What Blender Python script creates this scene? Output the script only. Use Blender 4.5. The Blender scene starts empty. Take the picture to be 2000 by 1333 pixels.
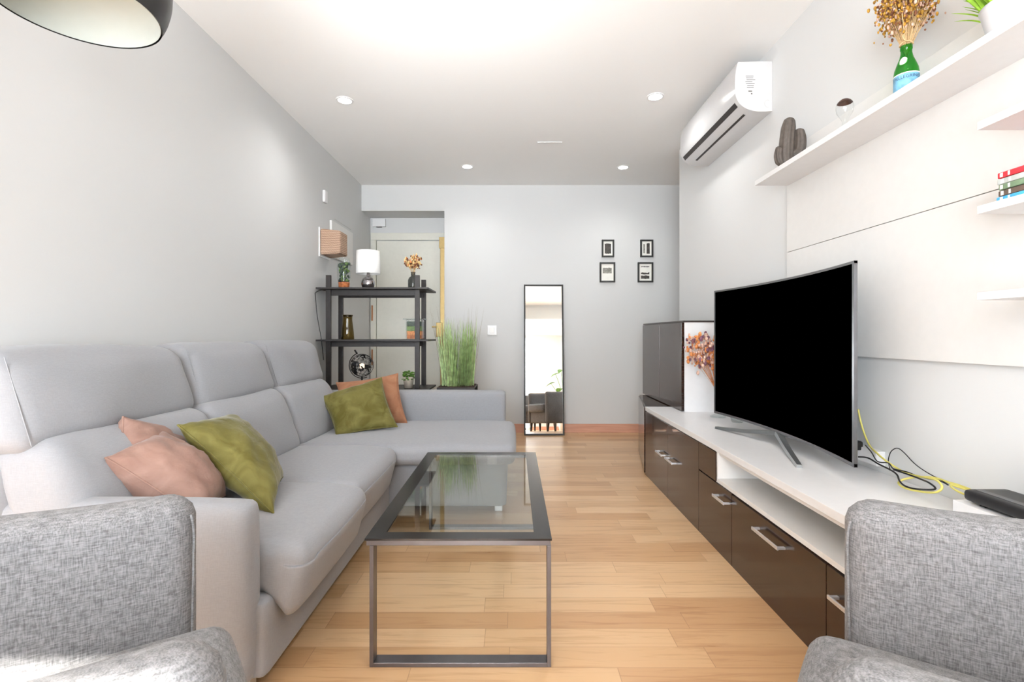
import bpy, bmesh, math, random
from mathutils import Vector, Matrix, noise
R = math.radians
random.seed(7)
sc = bpy.context.scene
COL = sc.collection

# ------------------------------------------------------------------ camera
cam_d = bpy.data.cameras.new('camera'); cam = bpy.data.objects.new('camera', cam_d); COL.objects.link(cam)
cam.location = (0, 0, 1.0); cam.rotation_euler = (R(90), 0, 0)
cam_d.sensor_width = 36.0; cam_d.lens = 980 / 2000 * 36
cam_d.shift_x = -0.0015; cam_d.shift_y = -0.00625; cam_d.clip_start = 0.02
sc.camera = cam
# ------------------------------------------------------------------ view
sc.view_settings.view_transform = 'Standard'; sc.view_settings.look = 'None'
sc.view_settings.gamma = 1.0; sc.view_settings.use_curve_mapping = False
sc.view_settings.exposure = 0.84
sc.cycles.use_denoising = True
sc.cycles.max_bounces = 10; sc.cycles.diffuse_bounces = 6; sc.cycles.glossy_bounces = 6
sc.cycles.transparent_max_bounces = 16; sc.cycles.transmission_bounces = 8
sc.cycles.caustics_reflective = False; sc.cycles.caustics_refractive = False
sc.cycles.sample_clamp_indirect = 6.0
# ------------------------------------------------------------------ world and lights
w = bpy.data.worlds.new('sky'); sc.world = w; w.use_nodes = True
bg = w.node_tree.nodes['Background']; bg.inputs[0].default_value = (0.90, 0.95, 1.0, 1); bg.inputs[1].default_value = 7.0

def light(name, kind, loc, energy, color=(1, 1, 1), target=None, **kw):
    d = bpy.data.lights.new(name, kind); d.energy = energy; d.color = color
    for k, v in kw.items(): setattr(d, k, v)
    o = bpy.data.objects.new(name, d); COL.objects.link(o); o.location = loc
    if target is not None:
        o.rotation_euler = (Vector(target) - Vector(loc)).to_track_quat('-Z', 'Y').to_euler()
    return o
# direct sun entering through the balcony window behind the camera
SUN_DIR = Vector((-0.275, 1.0, -0.612))
sun = light('sun', 'SUN', (0, -6, 6), 20.0, (1.0, 0.96, 0.90), angle=R(0.6))
sun.rotation_euler = SUN_DIR.to_track_quat('-Z', 'Y').to_euler()
# daylight through the balcony window (sky light in the opening)
win = light('window_daylight', 'AREA', (-0.52, -1.74, 1.12), 78, (0.88, 0.94, 1.0), target=(-0.52, 5, 1.12),
            shape='RECTANGLE', size=1.8, size_y=2.1)
# unseen added spots: wide fill, then the ceiling patch read as bounced flash
fl = light('ceiling_bounce', 'SPOT', (-0.35, 0.75, 1.72), 42, (.97, .985, 1), target=(-0.40, 1.95, 2.53),
           spot_size=R(112), spot_blend=1.0, shadow_soft_size=0.2)
fl2 = light('ceiling_bounce', 'SPOT', (-0.40, 1.5, 1.75), 13, (1, 1, 1), target=(-0.44, 2.6, 2.53),
            spot_size=R(70), spot_blend=1.0, shadow_soft_size=0.15)
fl3 = light('back_fill', 'SPOT', (0.0, 0.02, 1.30), 75, (.98, .99, 1), target=(-0.1, 4.4, 2.45),
            spot_size=R(56), spot_blend=1.0, shadow_soft_size=0.3)  # unseen fill added beside the camera, evens back wall and far ceiling
for f_ in (fl, fl2, fl3): f_.data.specular_factor = 0.0

# ------------------------------------------------------------------ materials
def s2l(c):
    return tuple(((x / 255) / 12.92 if x / 255 <= 0.04045 else ((x / 255 + 0.055) / 1.055) ** 2.4) for x in c) + (1,)
class NT:
    def __init__(s, name):
        s.m = bpy.data.materials.new(name); s.m.use_nodes = True
        s.n = s.m.node_tree.nodes; s.l = s.m.node_tree.links; s.b = s.n['Principled BSDF']
        s.out = s.n['Material Output']
        s.tc = None
    def coord(s, kind='Object'):
        if s.tc is None: s.tc = s.n.new('ShaderNodeTexCoord')
        return s.tc.outputs[kind]
    def map(s, scale=(1, 1, 1), rot=(0, 0, 0), kind='Object'):
        m = s.n.new('ShaderNodeMapping'); s.l.new(s.coord(kind), m.inputs['Vector'])
        m.inputs['Scale'].default_value = scale; m.inputs['Rotation'].default_value = rot
        return m.outputs[0]
    def noise(s, vec, scale=5, detail=3, rough=.5, dist=0):
        n = s.n.new('ShaderNodeTexNoise'); s.l.new(vec, n.inputs['Vector'])
        n.inputs['Scale'].default_value = scale; n.inputs['Detail'].default_value = detail
        n.inputs['Roughness'].default_value = rough; n.inputs['Distortion'].default_value = dist
        return n.outputs['Fac']
    def ramp(s, fac, stops):
        r = s.n.new('ShaderNodeValToRGB'); s.l.new(fac, r.inputs[0])
        e = r.color_ramp.elements
        while len(e) < len(stops): e.new(.5)
        for i, (p, c) in enumerate(stops): e[i].position = p; e[i].color = c
        return r.outputs[0]
    def math(s, op, a, b=None):
        m = s.n.new('ShaderNodeMath'); m.operation = op
        for i, v in enumerate((a, b)):
            if v is None: continue
            if isinstance(v, (int, float)): m.inputs[i].default_value = v
            else: s.l.new(v, m.inputs[i])
        return m.outputs[0]
    def mix(s, fac, a, b, mode='MIX'):
        m = s.n.new('ShaderNodeMix'); m.data_type = 'RGBA'; m.blend_type = mode
        for k, v in ((0, fac), (6, a), (7, b)):
            if isinstance(v, (int, float)): m.inputs[k].default_value = v
            elif isinstance(v, tuple): m.inputs[k].default_value = v
            else: s.l.new(v, m.inputs[k])
        return m.outputs[2]
    def bump(s, h, strength=.3, dist=.002):
        b = s.n.new('ShaderNodeBump'); s.l.new(h, b.inputs['Height'])
        b.inputs['Strength'].default_value = strength; b.inputs['Distance'].default_value = dist
        s.l.new(b.outputs[0], s.b.inputs['Normal'])
    def set(s, **kw):
        for k, v in kw.items():
            k = {'col': 'Base Color', 'rough': 'Roughness', 'metal': 'Metallic', 'spec': 'Specular IOR Level',
                 'trans': 'Transmission Weight', 'ior': 'IOR', 'coat': 'Coat Weight', 'coatr': 'Coat Roughness',
                 'sheen': 'Sheen Weight', 'ecol': 'Emission Color', 'estr': 'Emission Strength', 'alpha': 'Alpha',
                 'sss': 'Subsurface Weight', 'sheenr': 'Sheen Roughness'}[k]
            if isinstance(v, (int, float, tuple)): s.b.inputs[k].default_value = v
            else: s.l.new(v, s.b.inputs[k])
        return s

def plain(name, rgb, rough=.5, metal=0, var=0.04, scale=30, **kw):
    t = NT(name); c = s2l(rgb)
    f = t.noise(t.map(), scale, 3)
    lo = tuple(x * (1 - var) for x in c[:3]) + (1,); hi = tuple(min(1, x * (1 + var)) for x in c[:3]) + (1,)
    t.set(col=t.ramp(f, [(.35, lo), (.65, hi)]), rough=rough, metal=metal, **kw)
    return t.m
def paint(name, rgb, rough=.75, spec=.3):
    t = NT(name); c = s2l(rgb); v = t.map()
    f = t.noise(v, 1.3, 2)
    t.set(col=t.ramp(f, [(.3, tuple(x * .985 for x in c[:3]) + (1,)), (.7, c)]), rough=rough, spec=spec)
    t.bump(t.noise(v, 180, 3), .08, .0006)
    return t.m
def fabric(name, rgb, var=.08, scale=420, sheen=.25, bump=.35, melange=0.0):
    t = NT(name); c = s2l(rgb)
    a = t.noise(t.map((1, 1, .14)), scale, 2); b = t.noise(t.map((.14, .14, 1)), scale, 2)
    f = t.math('MULTIPLY', t.math('ADD', a, b), .5)
    big = t.noise(t.map(), 6, 3)
    f2 = t.math('ADD', t.math('MULTIPLY', f, 1.0), t.math('MULTIPLY', t.math('SUBTRACT', big, .5), .12))
    lo = tuple(max(0, x * (1 - var)) for x in c[:3]) + (1,); hi = tuple(min(1, x * (1 + var)) for x in c[:3]) + (1,)
    t.set(col=t.ramp(f2, [(.36, lo), (.64, hi)]), rough=.92, spec=.15, sheen=sheen, sheenr=.5)
    t.bump(f, bump, .0015)
    return t.m
def velvet(name, rgb, rgb2, sheencol=.9):
    t = NT(name); v = t.map()
    f = t.noise(v, 9, 3, .5, 1.5)
    t.set(col=t.ramp(f, [(.35, s2l(rgb)), (.7, s2l(rgb2))]), rough=.75, spec=.2, sheen=sheencol, sheenr=.35)
    t.bump(t.noise(t.map((1, 1, 2)), 26, 3, .55, 1.0), .35, .006)
    return t.m
def clearglass(name, rgb=(255, 255, 255), dens=.92, ior=1.45, rough=0.0):
    t = NT(name); n, l = t.n, t.l
    tr = n.new('ShaderNodeBsdfTransparent'); c = s2l(rgb); tr.inputs[0].default_value = (c[0] * dens, c[1] * dens, c[2] * dens, 1)
    gl = n.new('ShaderNodeBsdfGlossy'); gl.inputs['Roughness'].default_value = rough
    lw_ = n.new('ShaderNodeLayerWeight'); lw_.inputs[0].default_value = .5
    f0 = ((ior - 1) / (ior + 1)) ** 2
    fr = n.new('ShaderNodeMath'); fr.operation = 'MULTIPLY_ADD'; fr.inputs[1].default_value = 1 - f0; fr.inputs[2].default_value = f0
    l.new(t.math('POWER', lw_.outputs['Facing'], 5.0), fr.inputs[0])
    mx = n.new('ShaderNodeMixShader'); l.new(fr.outputs[0], mx.inputs[0]); l.new(tr.outputs[0], mx.inputs[1]); l.new(gl.outputs[0], mx.inputs[2])
    l.new(mx.outputs[0], t.out.inputs['Surface'])
    return t.m

M = {}
M['wall'] = paint('wall_paint_grey', (205, 206, 206))
M['wallr'] = paint('wall_paint_pale', (214, 215, 215))
M['ceil'] = paint('ceiling_paint', (238, 238, 237))
M['white'] = plain('white_lacquer', (224, 224, 225), .35, var=.01)
M['whitem'] = plain('white_melamine', (220, 219, 217), .4, var=.01)
M['doorw'] = plain('door_white', (214, 213, 203), .45, var=.015)
M['acw'] = plain('plastic_white', (202, 202, 203), .22, var=.01)
M['acw2'] = plain('plastic_white_satin', (230, 229, 227), .4, var=.01)
M['darkgap'] = plain('vent_gap_dark', (42, 36, 34), .5)
M['blackmetal'] = plain('black_metal', (32, 31, 32), .42, .3)
M['gun'] = plain('gunmetal_steel', (112, 108, 110), .34, .85)
M['tabletop'] = plain('smoked_steel_frame', (62, 59, 58), .2, .8)
M['bezel'] = plain('bezel_grey', (126, 126, 130), .3, .8)
M['chrome'] = plain('brushed_chrome', (225, 226, 230), .38, .8)
M['stand'] = plain('stand_grey_metal', (160, 164, 166), .28, .8)
M['silver'] = plain('hammered_silver', (175, 172, 175), .18, 1.0)
M['brass'] = plain('aged_brass', (170, 146, 96), .35, .6)
M['hinge'] = plain('hinge_bronze', (170, 112, 70), .4, .4)
M['black'] = plain('black_plastic', (24, 24, 26), .4)
M['greyplastic'] = plain('grey_plastic', (88, 88, 90), .45)
M['yellow'] = plain('yellow_cable', (214, 204, 110), .5)
M['lampshade'] = plain('lampshade_linen', (244, 244, 242), .8, var=.02, scale=200)
M['domein'] = plain('shade_inner_white', (196, 200, 194), .6, var=.01)
M['domeout'] = plain('shade_outer_black', (38, 37, 38), .35)
M['basket'] = None
M['terracotta'] = plain('terracotta_sand', (186, 108, 62), .9, var=.3, scale=60)
M['succulent'] = plain('succulent_green', (96, 122, 62), .6, var=.3, scale=40)
M['succdark'] = plain('succulent_dark', (62, 78, 66), .6, var=.3, scale=40)
M['leaf'] = plain('leaf_green', (84, 128, 44), .5, var=.3, scale=20)
M['leafb'] = plain('leaf_bright_green', (142, 190, 40), .5, var=.3, scale=20)
M['grass'] = plain('grass_green', (168, 192, 132), .6, var=.35, scale=25)
M['grass2'] = plain('grass_brown', (140, 128, 96), .7, var=.3, scale=25)
M['potw'] = plain('pot_white_glaze', (212, 213, 216), .3, var=.01)
M['potc'] = plain('pot_cream', (214, 203, 188), .7, var=.06)
M['planter'] = plain('planter_dark', (46, 40, 40), .5)
M['soil'] = plain('potting_soil', (60, 44, 32), .95, var=.3, scale=90)
M['cactus'] = plain('cactus_grey_brown', (84, 76, 70), .55, var=.2, scale=50)
M['copper'] = plain('dark_copper', (88, 58, 48), .35, .6)
M['vaseamber'] = clearglass('amber_glass', (196, 180, 130), .85)
M['glass'] = clearglass('clear_glass', (253, 254, 254), .99)
M['jar'] = clearglass('jar_glass', (250, 253, 253), .97, 1.45)
M['tableglass'] = clearglass('table_glass', (246, 249, 247), .95, 1.7)
M['greyglass'] = clearglass('grey_glass', (170, 172, 172), .85)
M['bottle'] = clearglass('green_glass', (110, 214, 110), .9, 1.45)
M['label'] = plain('label_blue', (112, 168, 200), .5, var=.2, scale=60)
M['labeld'] = plain('label_dark_blue', (40, 58, 96), .5)
M['paper'] = plain('mat_paper', (236, 235, 228), .8, var=.02)
M['pframe'] = plain('picture_frame_black', (36, 36, 34), .5)
M['ink'] = plain('print_ink', (70, 66, 62), .8, var=.35, scale=60)
M['ink2'] = plain('print_ink_grey', (140, 138, 130), .8, var=.3, scale=60)
M['twine'] = plain('twine', (216, 186, 140), .9, var=.15, scale=200)
M['dryo'] = plain('dried_ochre', (176, 132, 50), .9, var=.35, scale=60)
M['dryp'] = plain('dried_pink', (214, 178, 160), .9, var=.25, scale=60)
M['dryb'] = plain('dried_brown', (120, 76, 50), .9, var=.3, scale=60)
M['dryor'] = plain('dried_orange', (216, 140, 84), .9, var=.3, scale=60)
M['dryy'] = plain('dried_cream_yellow', (236, 206, 146), .9, var=.2, scale=60)
M['purple'] = plain('dried_purple', (122, 82, 98), .9, var=.3, scale=60)
M['wood_leg'] = plain('leg_dark_wood', (52, 44, 40), .5)
M['vent'] = plain('vent_line_grey', (190, 190, 188), .6)
M['screen'] = NT('tv_screen_off').set(col=(0, 0, 0, 1), rough=.9, spec=0.0).m
M['mirror'] = NT('mirror_silver').set(col=(.93, .94, .92, 1), rough=.0, metal=1.0).m
M['led'] = NT('downlight_led').set(col=(1, 1, 1, 1), ecol=(1, .99, .96, 1), estr=14.0).m
M['bulbw'] = NT('warm_bulb').set(col=(1, .8, .6, 1), ecol=(1.0, .70, .45, 1), estr=1.3).m
M['sofa'] = fabric('sofa_fabric_grey', (146, 147, 151), .05, 500, .2, .25)
M['chair'] = fabric('armchair_melange_grey', (118, 117, 118), .40, 540, .1, .5)
M['green'] = velvet('green_velvet', (92, 86, 36), (120, 114, 64), .3)
M['pink'] = velvet('pink_velvet', (138, 108, 97), (156, 126, 114), .2)
M['peach'] = velvet('peach_velvet', (148, 102, 76), (162, 116, 88), .15)

def woodfloor():
    t = NT('laminate_floor'); l = t.l
    sep = t.n.new('ShaderNodeSeparateXYZ'); l.new(t.coord(), sep.inputs[0])
    X, Y = sep.outputs[0], sep.outputs[1]
    RH, CL = .1003, .62
    row = t.math('FLOOR', t.math('DIVIDE', Y, RH))
    wn = t.n.new('ShaderNodeTexWhiteNoise'); wn.noise_dimensions = '1D'; l.new(row, wn.inputs['W'])
    xo = t.math('ADD', t.math('DIVIDE', X, CL), t.math('MULTIPLY', wn.outputs['Value'], 7.31))
    colm = t.math('FLOOR', xo)
    cb = t.n.new('ShaderNodeCombineXYZ'); l.new(row, cb.inputs[0]); l.new(colm, cb.inputs[1])
    wn2 = t.n.new('ShaderNodeTexWhiteNoise'); wn2.noise_dimensions = '3D'; l.new(cb.outputs[0], wn2.inputs['Vector'])
    tone = wn2.outputs['Value']
    base = t.ramp(tone, [(0, s2l((192, 150, 108))), (.3, s2l((201, 161, 118))), (.65, s2l((210, 173, 131))), (1, s2l((219, 185, 145)))])
    # grain : stretched along X, shifted per board
    cb2 = t.n.new('ShaderNodeCombineXYZ')
    l.new(t.math('MULTIPLY', X, 1.6), cb2.inputs[0]); l.new(t.math('MULTIPLY', Y, 22), cb2.inputs[1]); l.new(t.math('MULTIPLY', tone, 37), cb2.inputs[2])
    g = t.noise(cb2.outputs[0], 1.7, 5, .6, .9)
    g2 = t.ramp(g, [(.3, (.72, .62, .54, 1)), (.5, (1, 1, 1, 1)), (.75, (1.0, .97, .94, 1))])
    c = t.mix(.75, base, g2, 'MULTIPLY')
    fy = t.math('FRACT', t.math('DIVIDE', Y, RH)); fx = t.math('FRACT', xo)
    gap = t.math('MAXIMUM', t.math('LESS_THAN', fy, .022), t.math('LESS_THAN', fx, .004))
    c = t.mix(t.math('MULTIPLY', gap, .35), c, s2l((120, 80, 52)))
    t.set(col=c, rough=t.math('ADD', .24, t.math('MULTIPLY', g, .12)), spec=.5)
    t.bump(t.math('SUBTRACT', 1.0, gap), .12, .0006)
    return t.m
M['floor'] = woodfloor()
def gloss_brown(name, c1, c2, rough):
    t = NT(name)
    g = t.noise(t.map((14, 1.5, 60)), 1.6, 4, .6, .6)
    t.set(col=t.ramp(g, [(.3, s2l(c1)), (.7, s2l(c2))]), rough=rough, spec=.4, coat=.3, coatr=.03)
    return t.m
M['brown'] = gloss_brown('wenge_gloss', (30, 18, 14), (58, 36, 27), .2)
M['wenge'] = gloss_brown('wenge_plain', (40, 32, 30), (54, 44, 40), .5)
M['shelfw'] = plain('shelf_dark_wood', (38, 32, 31), .5, var=.2, scale=40)
t = NT('skirting_wood'); g = t.noise(t.map((2, 2, 40)), 2, 4)
t.set(col=t.ramp(g, [(.3, s2l((196, 144, 122))), (.7, s2l((212, 162, 138)))]), rough=.4); M['skirt'] = t.m
t = NT('woven_basket'); v = t.map((1, 1, 1))
wv = t.n.new('ShaderNodeTexWave'); wv.wave_type = 'BANDS'; wv.bands_direction = 'Z'; t.l.new(v, wv.inputs[0]); wv.inputs['Scale'].default_value = 22; wv.inputs['Distortion'].default_value = 2
wx = t.n.new('ShaderNodeTexWave'); wx.wave_type = 'BANDS'; wx.bands_direction = 'DIAGONAL'; t.l.new(v, wx.inputs[0]); wx.inputs['Scale'].default_value = 30
f = t.math('MULTIPLY', wv.outputs['Fac'], t.math('ADD', .5, t.math('MULTIPLY', wx.outputs['Fac'], .5)))
t.set(col=t.ramp(f, [(0, s2l((146, 116, 96))), (.5, s2l((190, 160, 138)))]), rough=.85); t.bump(f, .8, .004); M['basket'] = t.m

# ------------------------------------------------------------------ mesh helpers
def V(*a): return Vector(a)
def at(px, py, d):
    """pixel of the 2000x1333 photograph at distance d -> world point"""
    return Vector(((px - 1003) / 980 * d, d, 1 - (py - 654) / 980 * d))
def bm_new(): return bmesh.new()
def box(bm, x0, x1, y0, y1, z0, z1, bev=0, seg=2):
    vs = [bm.verts.new((x, y, z)) for x in (x0, x1) for y in (y0, y1) for z in (z0, z1)]
    fs = [(0, 1, 3, 2), (4, 6, 7, 5), (0, 4, 5, 1), (2, 3, 7, 6), (0, 2, 6, 4), (1, 5, 7, 3)]
    faces = [bm.faces.new([vs[i] for i in f]) for f in fs]
    if bev > 0:
        es = list({e for f in faces for e in f.edges})
        bmesh.ops.bevel(bm, geom=es, offset=bev, segments=seg, profile=.6, affect='EDGES')
    return bm
def hexa(bm, p):  # 8 pts: bottom 4 ccw, top 4 ccw
    vs = [bm.verts.new(q) for q in p]
    for f in ((3, 2, 1, 0), (4, 5, 6, 7), (0, 1, 5, 4), (1, 2, 6, 5), (2, 3, 7, 6), (3, 0, 4, 7)):
        bm.faces.new([vs[i] for i in f])
def softbox(bm, c, h, r, bulge=(0, 0, 0), n=14, warp=None):
    """rounded, inflated box. c centre, h half sizes, r radius"""
    c = Vector(c); h = Vector(h); cache = {}
    def mapv(u):
        # densify near edges
        q = Vector([math.copysign(1, a) * (1 - (1 - abs(a)) ** 1.6) if True else a for a in u])
        p = Vector((q.x * h.x, q.y * h.y, q.z * h.z))
        inner = Vector([max(-(h[i] - r), min(h[i] - r, p[i])) for i in range(3)])
        d = p - inner
        if d.length > 1e-9: p = inner + d.normalized() * r
        for i in range(3):
            j, k = (i + 1) % 3, (i + 2) % 3
            if bulge[i]:
                f = (1 - min(1, abs(p[j] / h[j])) ** 2.5) * (1 - min(1, abs(p[k] / h[k])) ** 2.5)
                p[i] += bulge[i] * f * (p[i] / h[i])
        p = p + c
        if warp: p = warp(p)
        return p
    def vert(u):
        k = (round(u[0], 5), round(u[1], 5), round(u[2], 5))
        if k not in cache: cache[k] = bm.verts.new(mapv(Vector(u)))
        return cache[k]
    g = [-1 + 2 * i / n for i in range(n + 1)]
    for ax in range(3):
        for s in (-1, 1):
            for i in range(n):
                for j in range(n):
                    def P(a, b):
                        u = [0, 0, 0]; u[ax] = s; u[(ax + 1) % 3] = a; u[(ax + 2) % 3] = b; return vert(u)
                    q = [P(g[i], g[j]), P(g[i + 1], g[j]), P(g[i + 1], g[j + 1]), P(g[i], g[j + 1])]
                    if s < 0: q.reverse()
                    try: bm.faces.new(q)
                    except ValueError: pass
    return bm
def smooth_path(pts, k=6, closed=False):
    pts = [Vector(p) for p in pts]; n = len(pts); out = []
    rng = range(n if closed else n - 1)
    for i in rng:
        p0 = pts[(i - 1) % n] if closed or i > 0 else pts[i]
        p1 = pts[i]; p2 = pts[(i + 1) % n]
        p3 = pts[(i + 2) % n] if closed or i + 2 < n else p2
        for j in range(k):
            t = j / k
            out.append(.5 * ((2 * p1) + (-p0 + p2) * t + (2 * p0 - 5 * p1 + 4 * p2 - p3) * t * t + (-p0 + 3 * p1 - 3 * p2 + p3) * t ** 3))
    if not closed: out.append(pts[-1])
    return out
def tube(bm, pts, r, n=8, closed=False, radii=None):
    pts = [Vector(p) for p in pts]; rings = []; N = len(pts)
    up = Vector((0, 0, 1)); prev = None
    for i, p in enumerate(pts):
        a = pts[(i - 1) % N] if closed or i > 0 else p; b = pts[(i + 1) % N] if closed or i < N - 1 else p
        t = (b - a); t = t.normalized() if t.length > 1e-9 else Vector((0, 0, 1))
        if prev is None:
            s = t.cross(up)
            if s.length < 1e-3: s = t.cross(Vector((1, 0, 0)))
        else:
            s = prev - t * prev.dot(t)
            if s.length < 1e-6: s = t.cross(up)
        s.normalize(); prev = s; q = t.cross(s)
        rr = radii[i] if radii else r
        rings.append([bm.verts.new(p + (s * math.cos(2 * math.pi * k / n) + q * math.sin(2 * math.pi * k / n)) * rr) for k in range(n)])
    m = N if closed else N - 1
    for i in range(m):
        A, B = rings[i], rings[(i + 1) % N]
        for k in range(n): bm.faces.new((A[k], A[(k + 1) % n], B[(k + 1) % n], B[k]))
    if not closed:
        bm.faces.new(list(reversed(rings[0]))); bm.faces.new(rings[-1])
    return bm
def lathe(bm, prof, c=(0, 0, 0), n=32, cap=True, sx=1, sy=1):
    c = Vector(c); rings = []
    for r, z in prof:
        rings.append([bm.verts.new(c + Vector((r * math.cos(2 * math.pi * k / n) * sx, r * math.sin(2 * math.pi * k / n) * sy, z))) for k in range(n)])
    for A, B in zip(rings, rings[1:]):
        for k in range(n): bm.faces.new((A[k], A[(k + 1) % n], B[(k + 1) % n], B[k]))
    if cap:
        bm.faces.new(list(reversed(rings[0]))); bm.faces.new(rings[-1])
    return bm
def ball(bm, c, r, seg=12, scl=(1, 1, 1), jit=0):
    m = Matrix.Translation(Vector(c)) @ Matrix.Diagonal((r * scl[0], r * scl[1], r * scl[2], 1))
    res = bmesh.ops.create_uvsphere(bm, u_segments=seg, v_segments=max(5, seg // 2 + 1), radius=1, matrix=m)
    if jit:
        for v in res['verts']: v.co += noise.noise_vector(v.co * 60) * jit
def pillow(bm, A, B, C, D, T, n=26, pinch=.08, wr=.006, seed=0):
    """puffy square cushion through corners A,B,C,D (bilinear) with thickness T"""
    A, B, C, D = map(Vector, (A, B, C, D)); N = ((B - A).cross(D - A)).normalized()
    ctr = (A + B + C + D) / 4
    def mid(u, v):
        # edges pull inward a little so the corners stay pointed
        e = pinch
        uu = u + e * (.5 - u) * (1 - (2 * v - 1) ** 2) * 1.0
        vv = v + e * (.5 - v) * (1 - (2 * u - 1) ** 2) * 1.0
        return (A * (1 - uu) + B * uu) * (1 - vv) + (D * (1 - uu) + C * uu) * vv
    G = {}
    for s in (1, -1):
        for i in range(n + 1):
            for j in range(n + 1):
                u = .5 - .5 * math.cos(math.pi * i / n); v = .5 - .5 * math.cos(math.pi * j / n)
                edge = i in (0, n) or j in (0, n)
                if edge and s < 0: G[s, i, j] = G[1, i, j]; continue
                p = mid(u, v)
                k = max(0, (4 * u * (1 - u))) ** .42 * max(0, (4 * v * (1 - v))) ** .42
                wv = noise.noise(Vector((u * 5 + seed, v * 5, s * 3))) * wr * 2 * k ** .3 + noise.noise(Vector((u * 13 + seed, v * 13, s))) * wr * k ** .2
                # radial gathers by the corners
                p = p + N * s * (T / 2 * k + wv * (0 if edge else 1))
                G[s, i, j] = bm.verts.new(p)
    for s in (1, -1):
        for i in range(n):
            for j in range(n):
                q = [G[s, i, j], G[s, i + 1, j], G[s, i + 1, j + 1], G[s, i, j + 1]]
                if s < 0: q.reverse()
                bm.faces.new(q)
    loop = [mid(.5 - .5 * math.cos(math.pi * i / n), 0) for i in range(n)] + [mid(1, .5 - .5 * math.cos(math.pi * i / n)) for i in range(n)] \
        + [mid(.5 + .5 * math.cos(math.pi * i / n), 1) for i in range(n)] + [mid(0, .5 + .5 * math.cos(math.pi * i / n)) for i in range(n)]
    return loop

def wloc(o):
    v = Vector((0, 0, 0))
    while o: v += o.location; o = o.parent
    return v
def obj(name, bm, mat, parent=None, smooth=False, world=True, label=None, sub=0):
    bmesh.ops.recalc_face_normals(bm, faces=bm.faces)
    if parent is not None and world:
        L = wloc(parent)
        for v in bm.verts: v.co -= L
    me = bpy.data.meshes.new(name); bm.to_mesh(me); bm.free()
    me.materials.append(mat)
    if smooth:
        for p in me.polygons: p.use_smooth = True
        if smooth != 'all':
            try: me.set_sharp_from_angle(angle=R(40))
            except Exception: pass
    o = bpy.data.objects.new(name, me); COL.objects.link(o); o.parent = parent
    if label: o['label'] = label
    if any(k in name for k in STUFFY): o['kind'] = 'stuff'
    if sub:
        md = o.modifiers.new('sub', 'SUBSURF'); md.levels = sub; md.render_levels = sub
    return o
STUFFY = ('florets', 'petals', 'succulents', 'dark_foliage', 'blades', 'stems', 'leaves', 'wire_globe', 'continents')
def thing(name, label, cat, loc=(0, 0, 0), rz=0, group=None):
    o = bpy.data.objects.new(name, None); COL.objects.link(o); o.empty_display_size = .05
    o.location = loc; o.rotation_euler = (0, 0, rz); o['label'] = label; o['category'] = cat
    if group: o['group'] = group
    return o
def tag(o, label, cat, group=None):
    """single-mesh thing: move the origin to its base"""
    me = o.data; xs = [v.co for v in me.vertices]
    mn = Vector([min(c[i] for c in xs) for i in range(3)]); mx = Vector([max(c[i] for c in xs) for i in range(3)])
    L = Vector(((mn.x + mx.x) / 2, (mn.y + mx.y) / 2, mn.z))
    for v in me.vertices: v.co -= L
    o.location = L
    o['label'] = label; o['category'] = cat
    if group: o['group'] = group
    return o
def struct(name, bm, m, parent=None, smooth=False):
    o = obj(name, bm, m, parent, smooth)
    if parent is None: o['kind'] = 'structure'
    return o
def copy_tree(o, parent=None):
    c = o.copy(); COL.objects.link(c); c.parent = parent
    for ch in list(o.children): copy_tree(ch, c)
    return c

# ------------------------------------------------------------------ room shell
CEIL = 2.53; XL = -1.555; XR = 1.375; YB = 5.13; YD = 5.45; YR = -1.8; TOP = .485
struct('floor', box(bm_new(), -1.9, 3.0, -2.2, 5.8, -.1, 0), M['floor'])
struct('ceiling', box(bm_new(), -1.9, 3.0, -2.2, 5.8, CEIL, CEIL + .1), M['ceil'])
struct('wall_left', box(bm_new(), XL - .12, XL, -2.2, 5.8, 0, CEIL), M['wall'])
struct('wall_right', box(bm_new(), XR, XR + .14, YR, 4.16, 0, CEIL), M['wallr'])
struct('wall_back', box(bm_new(), -.707, 3.0, YB, 5.6, 0, CEIL), M['wall'])
struct('wall_passage', box(bm_new(), 2.45, 2.6, YR, YB, 0, CEIL), M['wall'])
b = bm_new(); box(b, XL, -.707, YD, 5.6, 0, CEIL); struct('wall_door', b, M['wall'])
struct('wall_lintel', box(bm_new(), XL, -.707, YB, YD, 2.267, CEIL), M['wall'])
b = bm_new(); box(b, XL, -1.45, YR - .15, YR, 0, CEIL); box(b, .40, 3.0, YR - .15, YR, 0, CEIL)
box(b, -1.45, .40, YR - .15, YR, 2.18, CEIL); struct('wall_rear', b, M['wallr'])
struct('trim_1', box(bm_new(), XL, XR, YR, .05, 2.24, CEIL), M['ceil'])
struct('baseboard_back', box(bm_new(), -.707, 2.45, YB - .014, YB, 0, .088, .003), M['skirt'])
struct('baseboard_left', box(bm_new(), XL, XL + .014, YR, YD, 0, .088, .003), M['skirt'])
struct('baseboard_rear', box(bm_new(), .42, XR, YR, YR + .014, 0, .088, .003), M['skirt'])
# balcony window behind the camera
wf = thing('window_1', 'white framed balcony window behind the seating area', 'window', (-.525, YR - .06, 0)); wf['kind'] = 'structure'
b = bm_new()
for x0, x1 in ((-1.45, -1.39), (-.555, -.495), (.34, .40)): box(b, x0, x1, YR - .09, YR - .03, 0, 2.18, .004)

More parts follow.
